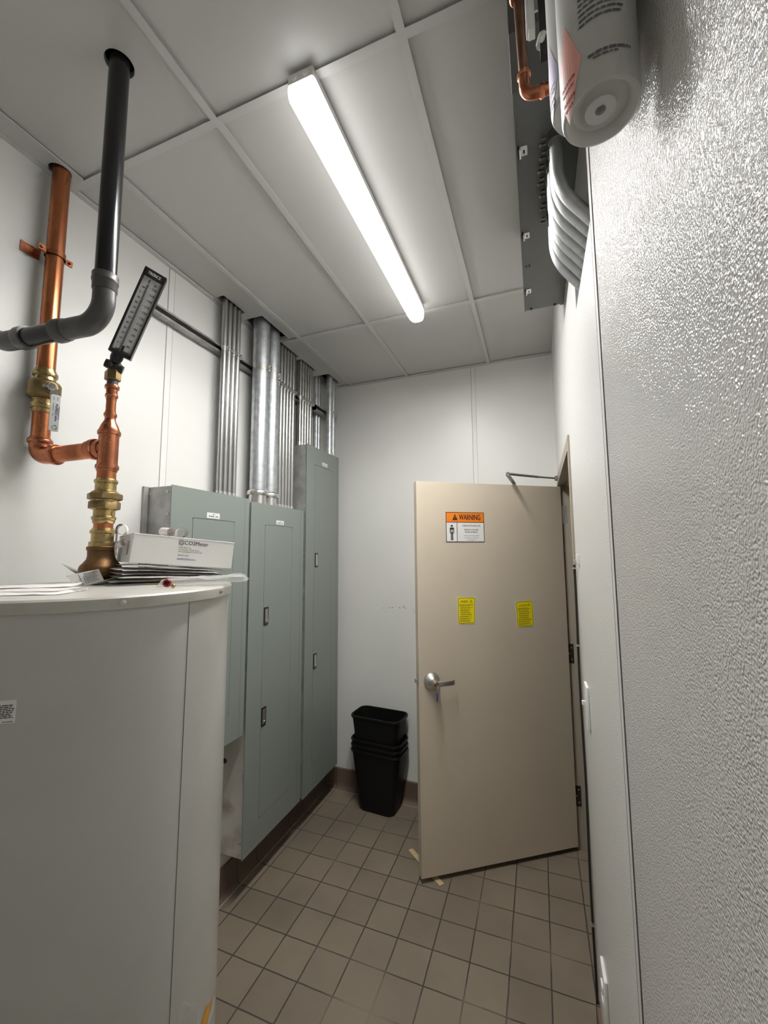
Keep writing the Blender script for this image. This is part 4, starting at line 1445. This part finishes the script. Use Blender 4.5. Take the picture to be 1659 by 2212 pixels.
n0 = tm(-0.006, -HL - 0.002, -0.016)
b.tube([n0 + up * 0.010, n0 - up * 0.010, n0 - up * 0.024], [0.0175, 0.0175, 0.0135], 20)
b.build('neck', M['black'], th)
bc = Vector((PX + 0.003, PY, 2.322))
b = MB()
b.sphere(bc + Vector((0, 0, 0.003)), 0.0215, 14)
b.lathe(bc - rt * 0.026, rt, [(0, 0.013), (0.008, 0.0145), (0.044, 0.0145), (0.052, 0.013)], 20)
b.tube([bc, n0 - up * 0.018], [0.014, 0.0125], 18)
b.build('swivel', M['black'], th)

# ================================================================== black vent pipe
bp = thing('vent_pipe', 'black pipe with grey elbows dropping from the ceiling above the water heater', 'pipe', (-1.030, 0.684, 2.29))
BR_ = 0.0248
vx, vy = -1.029, 0.684
zb_ = 2.313
ld = Vector((-0.9962, -0.0872, 0.0))
MB().lathe((vx, vy, 2.36), (0, 0, 1), [(0, BR_), (ZH + 0.1 - 2.36, BR_)], 36).build('drop_pipe', M['black_pipe'], bp)
corner = Vector((vx, vy, zb_))
path = fillet([corner + Vector((0, 0, 0.125)), corner, corner + ld * 0.150], 0.085, 18)
b = MB().tube(path, 0.0262, 32)
b.lathe(corner + Vector((0, 0, 0.084)), (0, 0, 1), [(0, 0.0270), (0.003, 0.0285), (0.022, 0.0285), (0.024, 0.0300), (0.0275, 0.0308), (0.030, 0.0300), (0.044, 0.0300), (0.0455, 0.0255)], 36)
c1_ = corner + ld * 0.120
b.lathe(c1_, ld, [(0, 0.0270), (0.003, 0.0285), (0.016, 0.0290), (0.020, 0.0305), (0.034, 0.0305), (0.0355, 0.0255)], 36)
b.build('right_elbow', M['grey_fit'], bp)
MB().tube([corner + ld * 0.14, corner + ld * 0.33], BR_, 28).build('short_pipe', M['black_pipe'], bp)
c2_ = corner + ld * 0.262
far = c2_ + ld * 0.085
path = fillet([c2_, far, far + Vector((-0.190, 0.048, 0.079))], 0.09, 12)
b = MB().tube([c2_] + path[1:], 0.0262, 30)
b.lathe(c2_ - ld * 0.002, ld, [(0, 0.0255), (0.001, 0.0305), (0.026, 0.0305), (0.030, 0.0285), (0.036, 0.0270)], 36)
b.build('left_elbow', M['grey_fit'], bp)

# ================================================================== things lying on the water heater
ZT = TZ + 0.0004


def card_box():
    LB, RB = Vector((-1.048, 0.812, 1.695)), Vector((-0.911, 1.053, 1.671))
    ex = (RB - LB).normalized()
    Lb = (RB - LB).length
    tl = Vector((-1.029, 0.810, 1.777)) - LB
    ey = Vector((-ex.y, ex.x, 0)).normalized()
    ez = ex.cross(ey).normalized()
    Hh, Dp = 0.0815, 0.270
    t = thing('cardboard_box', 'long white cardboard box with black CO2Meter print lying on the papers', 'box', LB)
    P_ = lambda a, d, c: LB + ex * a + ey * d + ez * c
    b = MB()
    b.hexa([P_(-0.002, 0, 0), P_(Lb, 0, 0), P_(Lb, Dp, 0), P_(0, Dp, 0), P_(0, 0, Hh), P_(Lb, 0, Hh), P_(Lb, Dp, Hh), P_(0, Dp, Hh)])
    b.build('carton', M['card'], t, smooth=False, bevel=0.0012)
    b = MB()
    b.hexa([P_(-0.001, -0.0008, Hh - 0.003), P_(Lb + 0.001, -0.0008, Hh - 0.003), P_(Lb + 0.001, Dp, Hh - 0.003), P_(-0.001, Dp, Hh - 0.003),
            P_(-0.001, -0.0008, Hh + 0.0008), P_(Lb + 0.001, -0.0008, Hh + 0.0008), P_(Lb + 0.001, Dp, Hh + 0.0008), P_(-0.001, Dp, Hh + 0.0008)])
    b.build('lid_flap', M['card'], t, smooth=False, bevel=0.001)
    g = lambda u, v: P_(u, -0.0010, v)
    ik = Ink(g)
    x0 = Lb * 0.425
    ik.text('CO2Meter', x0 + 0.0135, Hh - 0.0195, 0.0165, 0.92, bold=0.00012)
    ik.text("'", x0 + 0.0735, Hh - 0.0175, 0.010, 0.9)
    cx, cy = x0 + 0.005, Hh - 0.0145
    el_ = lambda a, b_, rot: [(cx + a * math.cos(q) * math.cos(rot) - b_ * math.sin(q) * math.sin(rot), cy + a * math.cos(q) * math.sin(rot) + b_ * math.sin(q) * math.cos(rot)) for q in [2 * PI * k / 20 for k in range(20)]]
    for rot in (0.9, -0.9):
        ik.ring(el_(0.0085, 0.0042, rot), 0.0009)
    for q in (0.4, 1.5, 2.6, 3.7, 4.8, 5.9):
        ik.poly(disc_pts(cx + 0.0075 * math.cos(q), cy + 0.0080 * math.sin(q), 0.0011, 8))
    ik.build('box_lettering', M['ink'], t)
    ik = Ink(g)
    yy = Hh - 0.0305
    for s_t in ('CO2 Meter, Inc.', '131 Business Center Drive', 'Ormond Beach, FL 32174 USA'):
        ik.text(s_t, x0 - 0.0005, yy, 0.0056, 0.95, bold=0.0001)
        yy -= 0.0060
    ik.text('386-872-7665', x0 - 0.001, yy - 0.0050, 0.0056, 0.95, bold=0.0001)
    ik.build('address_lettering', M['ink_grey'], t)
    ik = Ink(g)
    ik.text('Sales@CO2Meter.com', x0 - 0.0015, yy - 0.0150, 0.0056, 0.95, bold=0.0001)
    ik.rect(x0 - 0.0015, x0 + 0.052, yy - 0.0162, yy - 0.0157)
    ik.build('web_lettering', M['ink_blue'], t)
    ik = Ink(lambda u, v: P_(-0.0026, u, v))
    for k in range(12):
        u = 0.022 + 0.0024 * k
        ik.rect(u + 0.02, u + 0.02 + (0.0016 if k % 3 else 0.0008), 0.022, 0.062)
    ik.build('barcode', M['ink_grey'], t)
    return P_, Lb, Dp, Hh, ex, ey, ez


P_, Lb, Dp, Hh, bex, bey, bez = card_box()


def paper_roll(c, axis, r, ln, label, turns=1.25, tail=0.012, m='paper_pink'):
    axis = Vector(axis).normalized()
    d, n1, n2 = frame((0, 0, 0), axis)
    pts = []
    N = 40
    for k in range(N + 1):
        a = 2 * PI * turns * k / N
        rr = r * (1 - 0.14 * k / N)
        pts.append((rr * math.cos(a), rr * math.sin(a)))
    t_ = 0.0006
    inn = [((math.hypot(a, b_) - t_) / math.hypot(a, b_) * a, (math.hypot(a, b_) - t_) / math.hypot(a, b_) * b_) for a, b_ in pts]
    ol = pts + inn[::-1]
    b = MB()
    c = Vector(c)
    b.loft([[c + n1 * p + n2 * q for p, q in ol], [c + axis * ln + n1 * p + n2 * q for p, q in ol]], cap0=False, cap1=False)
    o = b.build('paper_roll', M[m])
    return tag(o, label, 'paper roll', 'curled backing papers around the box')


rt_c = P_(Lb * 0.345, 0.022, Hh + 0.0145)
paper_roll(rt_c, bey + bez * 0.06 - bex * 0.2, 0.0130, 0.055, 'curled paper roll on top of the white box, left one of two')
rt_c = P_(Lb * 0.455, 0.014, Hh + 0.0165)
paper_roll(rt_c, bey + bex * 0.05, 0.0150, 0.050, 'curled paper roll on top of the white box, right one of two')


def curl_strip(pts2, origin, ex_, ez_, axis, ln, label, m='paper_pink'):
    """a strip of curled paper: 2-d outline points (a, c) swept along an axis, paper thickness"""
    b = MB()
    t_ = 0.0006
    off = []
    for i, (p, q) in enumerate(pts2):
        j0, j1 = max(0, i - 1), min(len(pts2) - 1, i + 1)
        dx, dy = pts2[j1][0] - pts2[j0][0], pts2[j1][1] - pts2[j0][1]
        l = math.hypot(dx, dy) or 1
        off.append((p - dy / l * t_, q + dx / l * t_))
    ol = list(pts2) + off[::-1]
    o = Vector(origin)
    P2 = lambda p: o + ex_ * p[0] + ez_ * p[1]
    b.loft([[P2(p) for p in ol], [P2(p) + Vector(axis).normalized() * ln for p in ol]], cap0=False, cap1=False)
    return tag(b.build('paper_roll', M[m]), label, 'paper roll', 'curled backing papers around the box')


av = Vector((-0.72, 0.69, 0.03))
pa = at_px(262, 1144, 1.165)
sp = [(0.0165 * (1 - 0.25 * k / 44) * math.cos(math.radians(185 - 11 * k)), 0.0165 * (1 - 0.25 * k / 44) * math.sin(math.radians(185 - 11 * k))) for k in range(44)]
tail = [(-0.0175 - 0.002 * math.sin(k), -0.076 + 0.0125 * k) for k in range(6)]
curl_strip(tail + sp, pa, cr, cu, av, 0.040, 'tall printed paper curl standing between the brass pipe and the white box')
pb = at_px(266, 1172, 1.150)
sp = [(0.0105 * (1 - 0.2 * k / 40) * math.cos(math.radians(90 - 11 * k)), 0.0105 * (1 - 0.2 * k / 40) * math.sin(math.radians(90 - 11 * k))) for k in range(40)]
curl_strip(sp, pb, cr, cu, Vector((-0.90, 0.35, -0.10)), 0.034, 'small tight paper curl low beside the left end of the white box')

# stack of flat mailing bags under the box: each a thin rumpled pillow
rd = random.Random(4)


def pillow(name, c, hx, hy, rz, z, th_, m, label, cat, group=None, seed=0, droop=0.0, lift=None, N=14):
    b = MB()
    rdn = random.Random(seed)
    ph = [rdn.random() * 6 for _ in range(4)]
    grid = {}
    for s_ in (0, 1):
        for i in range(N + 1):
            for j in range(N + 1):
                u, v = -1 + 2 * i / N, -1 + 2 * j / N
                bulge = th_ * ((1 - u ** 8) * (1 - v ** 8)) ** 0.45
                wob = 0.0009 * math.sin(5 * u + ph[0]) * math.cos(4 * v + ph[1]) + 0.0005 * math.sin(11 * u + ph[2] + 3 * v)
                zz = z + (bulge + wob * min(1, 3 * (1 - abs(u) ** 6)) if s_ else 0.0)
                if lift:
                    zz += lift(u, v)
                x, y = u * hx, v * hy
                grid[s_, i, j] = b.bm.verts.new((c[0] + x * math.cos(rz) - y * math.sin(rz), c[1] + x * math.sin(rz) + y * math.cos(rz), zz + (0.0004 if s_ else 0)))
    for s_ in (0, 1):
        for i in range(N):
            for j in range(N):
                b.bm.faces.new([grid[s_, i, j], grid[s_, i + 1, j], grid[s_, i + 1, j + 1], grid[s_, i, j + 1]])
    for k in range(N):
        for (a, c_) in (((k, 0), (k + 1, 0)), ((k, N), (k + 1, N)), ((0, k), (0, k + 1)), ((N, k), (N, k + 1))):
            b.bm.faces.new([grid[0, a[0], a[1]], grid[0, c_[0], c_[1]], grid[1, c_[0], c_[1]], grid[1, a[0], a[1]]])
    o = b.build(name, m)
    return tag(o, label, cat, group)


ang = math.atan2(bex.y, bex.x)
ccx, ccy = P_(0.118, 0.072, 0).x, P_(0.118, 0.072, 0).y
tags_ = ('lowest', 'second', 'third', 'fourth', 'fifth', 'topmost')
for k in range(6):
    pillow('mailing_bag', (ccx + rd.uniform(-0.006, 0.006), ccy + rd.uniform(-0.006, 0.006)), 0.158 - 0.004 * k, 0.080 - 0.001 * k, ang + rd.uniform(-0.05, 0.05), ZT + 0.0086 * k, 0.0048,
           M['bag_grey'] if k % 2 else M['paper_grey'], 'flat grey white mailing bag under the box, %s of the pile' % tags_[k], 'mailing bag', 'pile of mailing bags under the box', seed=k, lift=lambda u, v, k=k: -0.0024 * k * u)
# clear bag spilling over the lid edge
pillow('plastic_bag', (-0.866, 0.900), 0.112, 0.046, 0.62, ZT + 0.0008, 0.020, M['film'], 'clear crinkled plastic bag spilling over the right edge of the water heater', 'plastic bag', seed=11,
       lift=lambda u, v: 0.010 * max(0, u) ** 1.5 + 0.003 * max(0, math.sin(9 * u + 4 * v)), N=22)
# white leaves behind the bronze base
for k, (pts, lb) in enumerate(((((-1.376, 0.842, 1.690), (-1.322, 0.835, 1.670), (-1.330, 0.905, 1.650), (-1.365, 0.900, 1.645)), 'upper white paper corner sticking out left behind the bronze pipe base'),
                               (((-1.362, 0.848, 1.652), (-1.322, 0.838, 1.655), (-1.330, 0.905, 1.634), (-1.365, 0.900, 1.634)), 'lower white paper corner sticking out left behind the bronze pipe base'))):
    b = MB()
    top_ = [Vector(p) for p in pts]
    b.loft([top_, [p + Vector((0, 0, 0.0006)) for p in top_]])
    tag(b.build('paper_sheet', M['paper_grey'], smooth=False), lb, 'paper', 'paper corners behind the pipe base')

# open booklet leaning by the pipe base
bk = thing('booklet', 'small open instruction booklet with printed cover in front of the bronze pipe base', 'booklet', (-1.06, 0.73, ZT))


k0, k1, k2, k3 = at_px(146, 1243, 1.165), at_px(213, 1229, 1.175), at_px(225, 1254, 1.150), at_px(160, 1271, 1.140)
b = MB()
nb = (k1 - k0).cross(k3 - k0).normalized()
if nb.y > 0:
    nb = -nb
b.loft([[k0, k1, k2, k3], [p - nb * 0.0008 for p in (k0, k1, k2, k3)]])
b.build('front_cover', M['paper'], bk, smooth=False)
bil = lambda a, c: (k3 * (1 - a) * (1 - c) + k2 * a * (1 - c) + k1 * a * c + k0 * (1 - a) * c) + nb * 0.0005
wl = (k1 - k0).length
hl = (k0 - k3).length
ik = Ink(lambda u, v: bil(u / 1.0, v / 1.0))
ik.lines(0.48, 0.93, 0.10, 0.92, 9, 0.035, 0.25, 6, 3)
ik.build('cover_print', M['ink_grey'], bk)
ik = Ink(lambda u, v: bil(0.06 + 0.40 * (1 - v), 0.02 + u))
ik.text('Pilot Calibration', 0.05, 0.30, 0.17, 0.75, bold=0.004)
ik.text('Quick reference', 0.05, 0.02, 0.13, 0.70, bold=0.003)
ik.rect(0.30, 0.36, 0.72, 0.82)
ik.build('cover_lettering', M['ink'], bk)
# inner leaves fanned to the right
lv_ = []
for k, (a_, b_) in enumerate((((190, 1270), (247, 1247)), ((186, 1272), (250, 1264)), ((184, 1274), (246, 1271)))):
    e1, e2 = at_px(a_[0], a_[1], 1.135), at_px(b_[0], b_[1], 1.140)
    e1.z, e2.z = max(e1.z, ZT + 0.001), max(e2.z, ZT + 0.002)
    bk_ = (cf * 0.030 + cr * 0.008 - Vector((0, 0, 0.004)))
    mid = (e1 + e2) / 2 - Vector((0, 0, 0.003))
    b = MB()
    q1 = [e1, mid, e2]
    q2 = [p + Vector((bk_.x, bk_.y, bk_.z if k == 0 else 0)) for p in q1]
    q2 = [Vector((p.x, p.y, max(p.z, ZT + 0.001))) for p in q2]
    b.loft([[q1[0], q2[0], q2[0] + Vector((0, 0, 0.0007)), q1[0] + Vector((0, 0, 0.0007))], [q1[1], q2[1], q2[1] + Vector((0, 0, 0.0007)), q1[1] + Vector((0, 0, 0.0007))], [q1[2], q2[2], q2[2] + Vector((0, 0, 0.0007)), q1[2] + Vector((0, 0, 0.0007))]])
    b.build('leaf', M['paper'], bk, smooth=False)

# loose sheets at the left of the lid
for k, (c, hx_, hy_, rz, z, lb) in enumerate((((-1.075, 0.575), 0.105, 0.055, 0.55, 0.0006, 'lowest of the loose white sheets at the front of the water heater lid'),
                                              ((-1.120, 0.600), 0.100, 0.055, 0.62, 0.0040, 'middle one of the loose white sheets at the front of the water heater lid'),
                                              ((-1.165, 0.650), 0.090, 0.050, 0.75, 0.0078, 'top crumpled one of the loose white sheets on the water heater lid'))):
    pillow('paper_sheet', c, hx_, hy_, rz, ZT + z, 0.0020, M['paper'] if k != 1 else M['paper_pink'], lb, 'paper', 'loose sheets on the water heater lid', seed=20 + k,
           lift=(lambda u, v: 0.004 * max(0, u * v) ** 2) if k == 2 else None)
# yellow slip, red cap, brass bit, clear loop
b = MB()
y0_ = Vector((-1.040, 0.868, ZT + 0.0012))
sx_, sy_ = Vector((0.035, 0.030, 0.001)), Vector((0.018, -0.022, 0.0006))
ys = [y0_, y0_ + sx_, y0_ + sx_ + sy_, y0_ + sy_]
b.loft([ys, [p + Vector((0, 0, 0.0006)) for p in ys]])
tag(b.build('paper_slip', M['yellow_pale'], smooth=False), 'pale yellow paper slip poking out under the mailing bags', 'paper')
rc = thing('plug_cap', 'small dark red plastic cap on the water heater lid', 'cap', (-0.889, 0.795, ZT))
ax_ = Vector((0.62, -0.78, 0.10)).normalized()
p_ = Vector((-0.896, 0.803, ZT + 0.0105))
MB().lathe(p_, ax_, [(0, 0.0085), (0.002, 0.0102), (0.012, 0.0102), (0.014, 0.0085), (0.014, 0.0055), (0.006, 0.0050)], 24).build('cap_shell', M['red'], rc)
MB().lathe(p_ + ax_ * 0.0055, ax_, [(0, 0.0048), (0.0015, 0.0048)], 18).build('cap_bore', M['black'], rc)
bb = MB().lathe((-0.862, 0.788, ZT + 0.0050), Vector((0.8, -0.5, 0.1)), [(0, 0.0035), (0.004, 0.0050), (0.010, 0.0050), (0.012, 0.003)], 12)
tag(bb.build('brass_ferrule', M['brass']), 'tiny brass ferrule lying right of the red cap', 'ferrule')
lp_ = MB()
lcx, lcy = -1.000, 0.655
lp_.tube([(lcx + 0.016 * math.cos(a) * 1.2, lcy + 0.010 * math.sin(a), ZT + 0.003 + 0.003 * math.cos(a)) for a in [2 * PI * k / 24 for k in range(25)]], 0.0024, 8)
tag(lp_.build('plastic_loop', M['film']), 'clear plastic loop in front of the booklet', 'plastic loop')

# ================================================================== water filters on the right wall
fw = lambda cx, cy, r: (lambda dg, z, o=0.0: Vector((cx + (r + o) * math.cos(math.radians(dg)), cy + (r + o) * math.sin(math.radians(dg)), z)))


def water_filter(label, cx, cy, z0, r, diamond, seed, text):
    t = thing('filter_cartridge', label, 'water filter', (cx, cy, z0), 0, 'water filters on the right wall')
    hgt = 0.36
    MB().lathe((cx, cy, z0), (0, 0, 1), [(0.014, 0.0), (0.014, r * 0.12), (0.005, r * 0.14), (0.005, r * 0.40), (0.007, r * 0.42), (0.010, r * 0.48), (0.012, r * 0.60), (0.011, r * 0.70), (0.004, r * 0.78), (0.0, r * 0.90),
                                        (0.0010, r * 0.965), (0.005, r), (0.04, r), (hgt - 0.03, r), (hgt - 0.012, r * 0.94), (hgt, r * 0.72), (hgt, 0.0)], 72, cap=False).build('cartridge_body', M['filter_white'], t)
    hb = MB().lathe((cx, cy, z0 + hgt), (0, 0, 1), [(0, r * 0.55), (0.02, r * 0.62), (0.05, r * 0.62), (0.056, r * 0.5)], 32)
    hb.box(cx - 0.012, XR - 0.012, cy - 0.020, cy + 0.020, z0 + hgt + 0.012, z0 + hgt + 0.048)
    hb.build('filter_head', M['black'], t)
    f = fw(cx, cy, r)
    d0, z_, hw_, hh_ = diamond
    # diamond label bent round the body
    b = MB()
    N = 10
    dia = lambda q, e: (d0 + hw_ * q, z_ + hh_ * e)
    for i in range(N):
        for j in range(2):
            s_ = 1 if j else -1
            q0, q1 = -1 + 2 * i / N, -1 + 2 * (i + 1) / N
            e0, e1 = s_ * (1 - abs(q0)), s_ * (1 - abs(q1))
            pp = [(q0, 0), (q1, 0), (q1, e1), (q0, e0)]
            pp = [p for k, p in enumerate(pp) if k == 0 or p != pp[k - 1]]
            if pp[0] == pp[-1]:
                pp = pp[:-1]
            if len(pp) > 2:
                b.poly([f(*dia(*p), 0.0005) for p in pp])
    b.build('diamond_label', M['pink'] if text else M['mauve'], t, smooth=False)
    ik = Ink(lambda u, v: f(d0 + u, z_ + v, 0.0009))
    for k, (v, u0_, u1_, hh) in enumerate(((-0.010, -hw_ * 0.55, hw_ * 0.55, 0.0022), (-0.018, -hw_ * 0.5, hw_ * 0.5, 0.0022), (-0.030, -hw_ * 0.42, hw_ * 0.5, 0.0034), (-0.039, -hw_ * 0.3, hw_ * 0.35, 0.0026))):
        c_ = u0_
        while c_ < u1_:
            e_ = min(u1_, c_ + rd.uniform(3, 7))
            ik.rect(c_, e_, v * hh_ / 0.06 - hh, v * hh_ / 0.06 + hh * 0.2, 2)
            c_ = e_ + 1.2
    ik.build('diamond_print', M['ink_red'] if text else M['ink_grey'], t)
    ik = Ink(lambda u, v: f(u, z0 + v, 0.0009))
    if text:
        for k in range(15):
            v = 0.165 - 0.0066 * k
            c_ = -122.0
            end = -46 - rd.uniform(0, 18)
            while c_ < end:
                e_ = min(end, c_ + rd.uniform(5, 13))
                ik.rect(c_, e_, v, v + 0.0026, 3)
                c_ = e_ + 1.6
        ik.build('body_print', M['ink_grey'], t)
        ik = Ink(lambda u, v: f(u, z0 + v, 0.0009))
        for v, s0, s1, hh in ((0.0300, -112, -52, 0.0030), (0.0255, -106, -72, 0.0022)):
            c_ = s0
            while c_ < s1:
                e_ = min(s1, c_ + rd.uniform(4, 11))
                ik.rect(c_, e_, v, v + hh, 3)
                c_ = e_ + 1.4
        ik.build('warning_print', M['ink_grey'], t)
    else:
        ik.bm.free()
    return t


water_filter('white filter cartridge with a pink diamond label, nearest to the camera', 0.086, 0.472, 2.204, 0.040, (-148, 2.243, 27, 0.062), 1, True)
water_filter('white filter cartridge with a mauve label, mostly behind the nearest one', 0.0865, 0.558, 2.312, 0.045, (-165, 2.352, 24, 0.060), 2, False)

br = thing('filter_bracket', 'white plastic valve bracket and ring beside the copper pipe on the right wall', 'bracket', (0.03, 0.63, 2.55))
b = MB()
b.box(0.0165, 0.0195, 0.615, 0.640, 2.555, 2.760)
b.box(0.0195, 0.0300, 0.622, 0.640, 2.552, 2.760)
b.box(0.0165, 0.1375, 0.636, 0.640, 2.60, 2.760)
b.build('bracket_plate', M['white_plastic'], br, bevel=0.001)
b = MB()
b.tube([(0.040 + 0.014 * math.cos(a), 0.600, 2.600 + 0.030 * math.sin(a)) for a in [2 * PI * k / 28 for k in range(29)]], 0.0032, 10)
b.build('hose_loop', M['white_plastic'], br)
b = MB()
b.lathe((0.036, 0.630, 2.522), (0.3, 0, 1), [(0, 0.0060), (0.004, 0.0075), (0.018, 0.0075), (0.022, 0.005)], 14)
b.build('valve_knob', M['white_plastic'], br)
b = MB()
b.box(0.036, 0.060, 0.625, 0.636, 2.50, 2.70)
b.build('bracket_slot', M['black'], br, smooth=False)

rp = thing('filter_feed_pipe', 'thin copper pipe with an elbow feeding the water filters on the right wall', 'pipe', (0.009, 0.668, 2.50))
zq = 2.487
MB().tube([(0.004, 0.660, 2.760), (0.0115, 0.668, zq + 0.012)], 0.0080, 20).build('vertical_pipe', mat('dark brown copper', (0.22, 0.11, 0.065, 1), 0.38, 0.9, vary=0.3, vscale=30), rp)  # vertical run in a darker, rougher copper than the elbow
pe = fillet([(0.0105, 0.667, zq + 0.045), (0.0118, 0.668, zq), (0.058, 0.668, zq)], 0.018, 10)
b = MB().tube(pe, 0.0094, 20)
b.lathe((0.0106, 0.667, zq + 0.036), (0, 0, 1), [(0, 0.0095), (0.002, 0.0112), (0.006, 0.0112), (0.009, 0.0095)], 20)
b.lathe((0.034, 0.668, zq), (1, 0, 0), [(0, 0.0095), (0.002, 0.0112), (0.006, 0.0112), (0.008, 0.0098)], 20)
b.lathe((0.050, 0.668, zq), (1, 0, 0), [(0, 0.0095), (0.002, 0.0120), (0.010, 0.0120), (0.012, 0.0098)], 20)
b.build('elbow', M['copper_fit'], rp)
MB().tube([(0.050, 0.668, zq), (0.1375, 0.668, zq)], 0.0080, 18).build('wall_stub', M['copper'], rp)
b = MB()
b.lathe((0.0052, 0.6612, 2.705), (-0.03, -0.03, -1), [(0, 0.0120), (0.010, 0.0120), (0.012, 0.0105), (0.024, 0.0105), (0.026, 0.0125), (0.034, 0.0120), (0.037, 0.0095)], 20)
b.build('upper_coupling', M['copper_fit'], rp)
b = MB()
b.box(0.1370, XR, 0.64, 0.70, zq - 0.03, zq + 0.03)
b.build('wall_plate', M['satin'], rp, smooth=False)
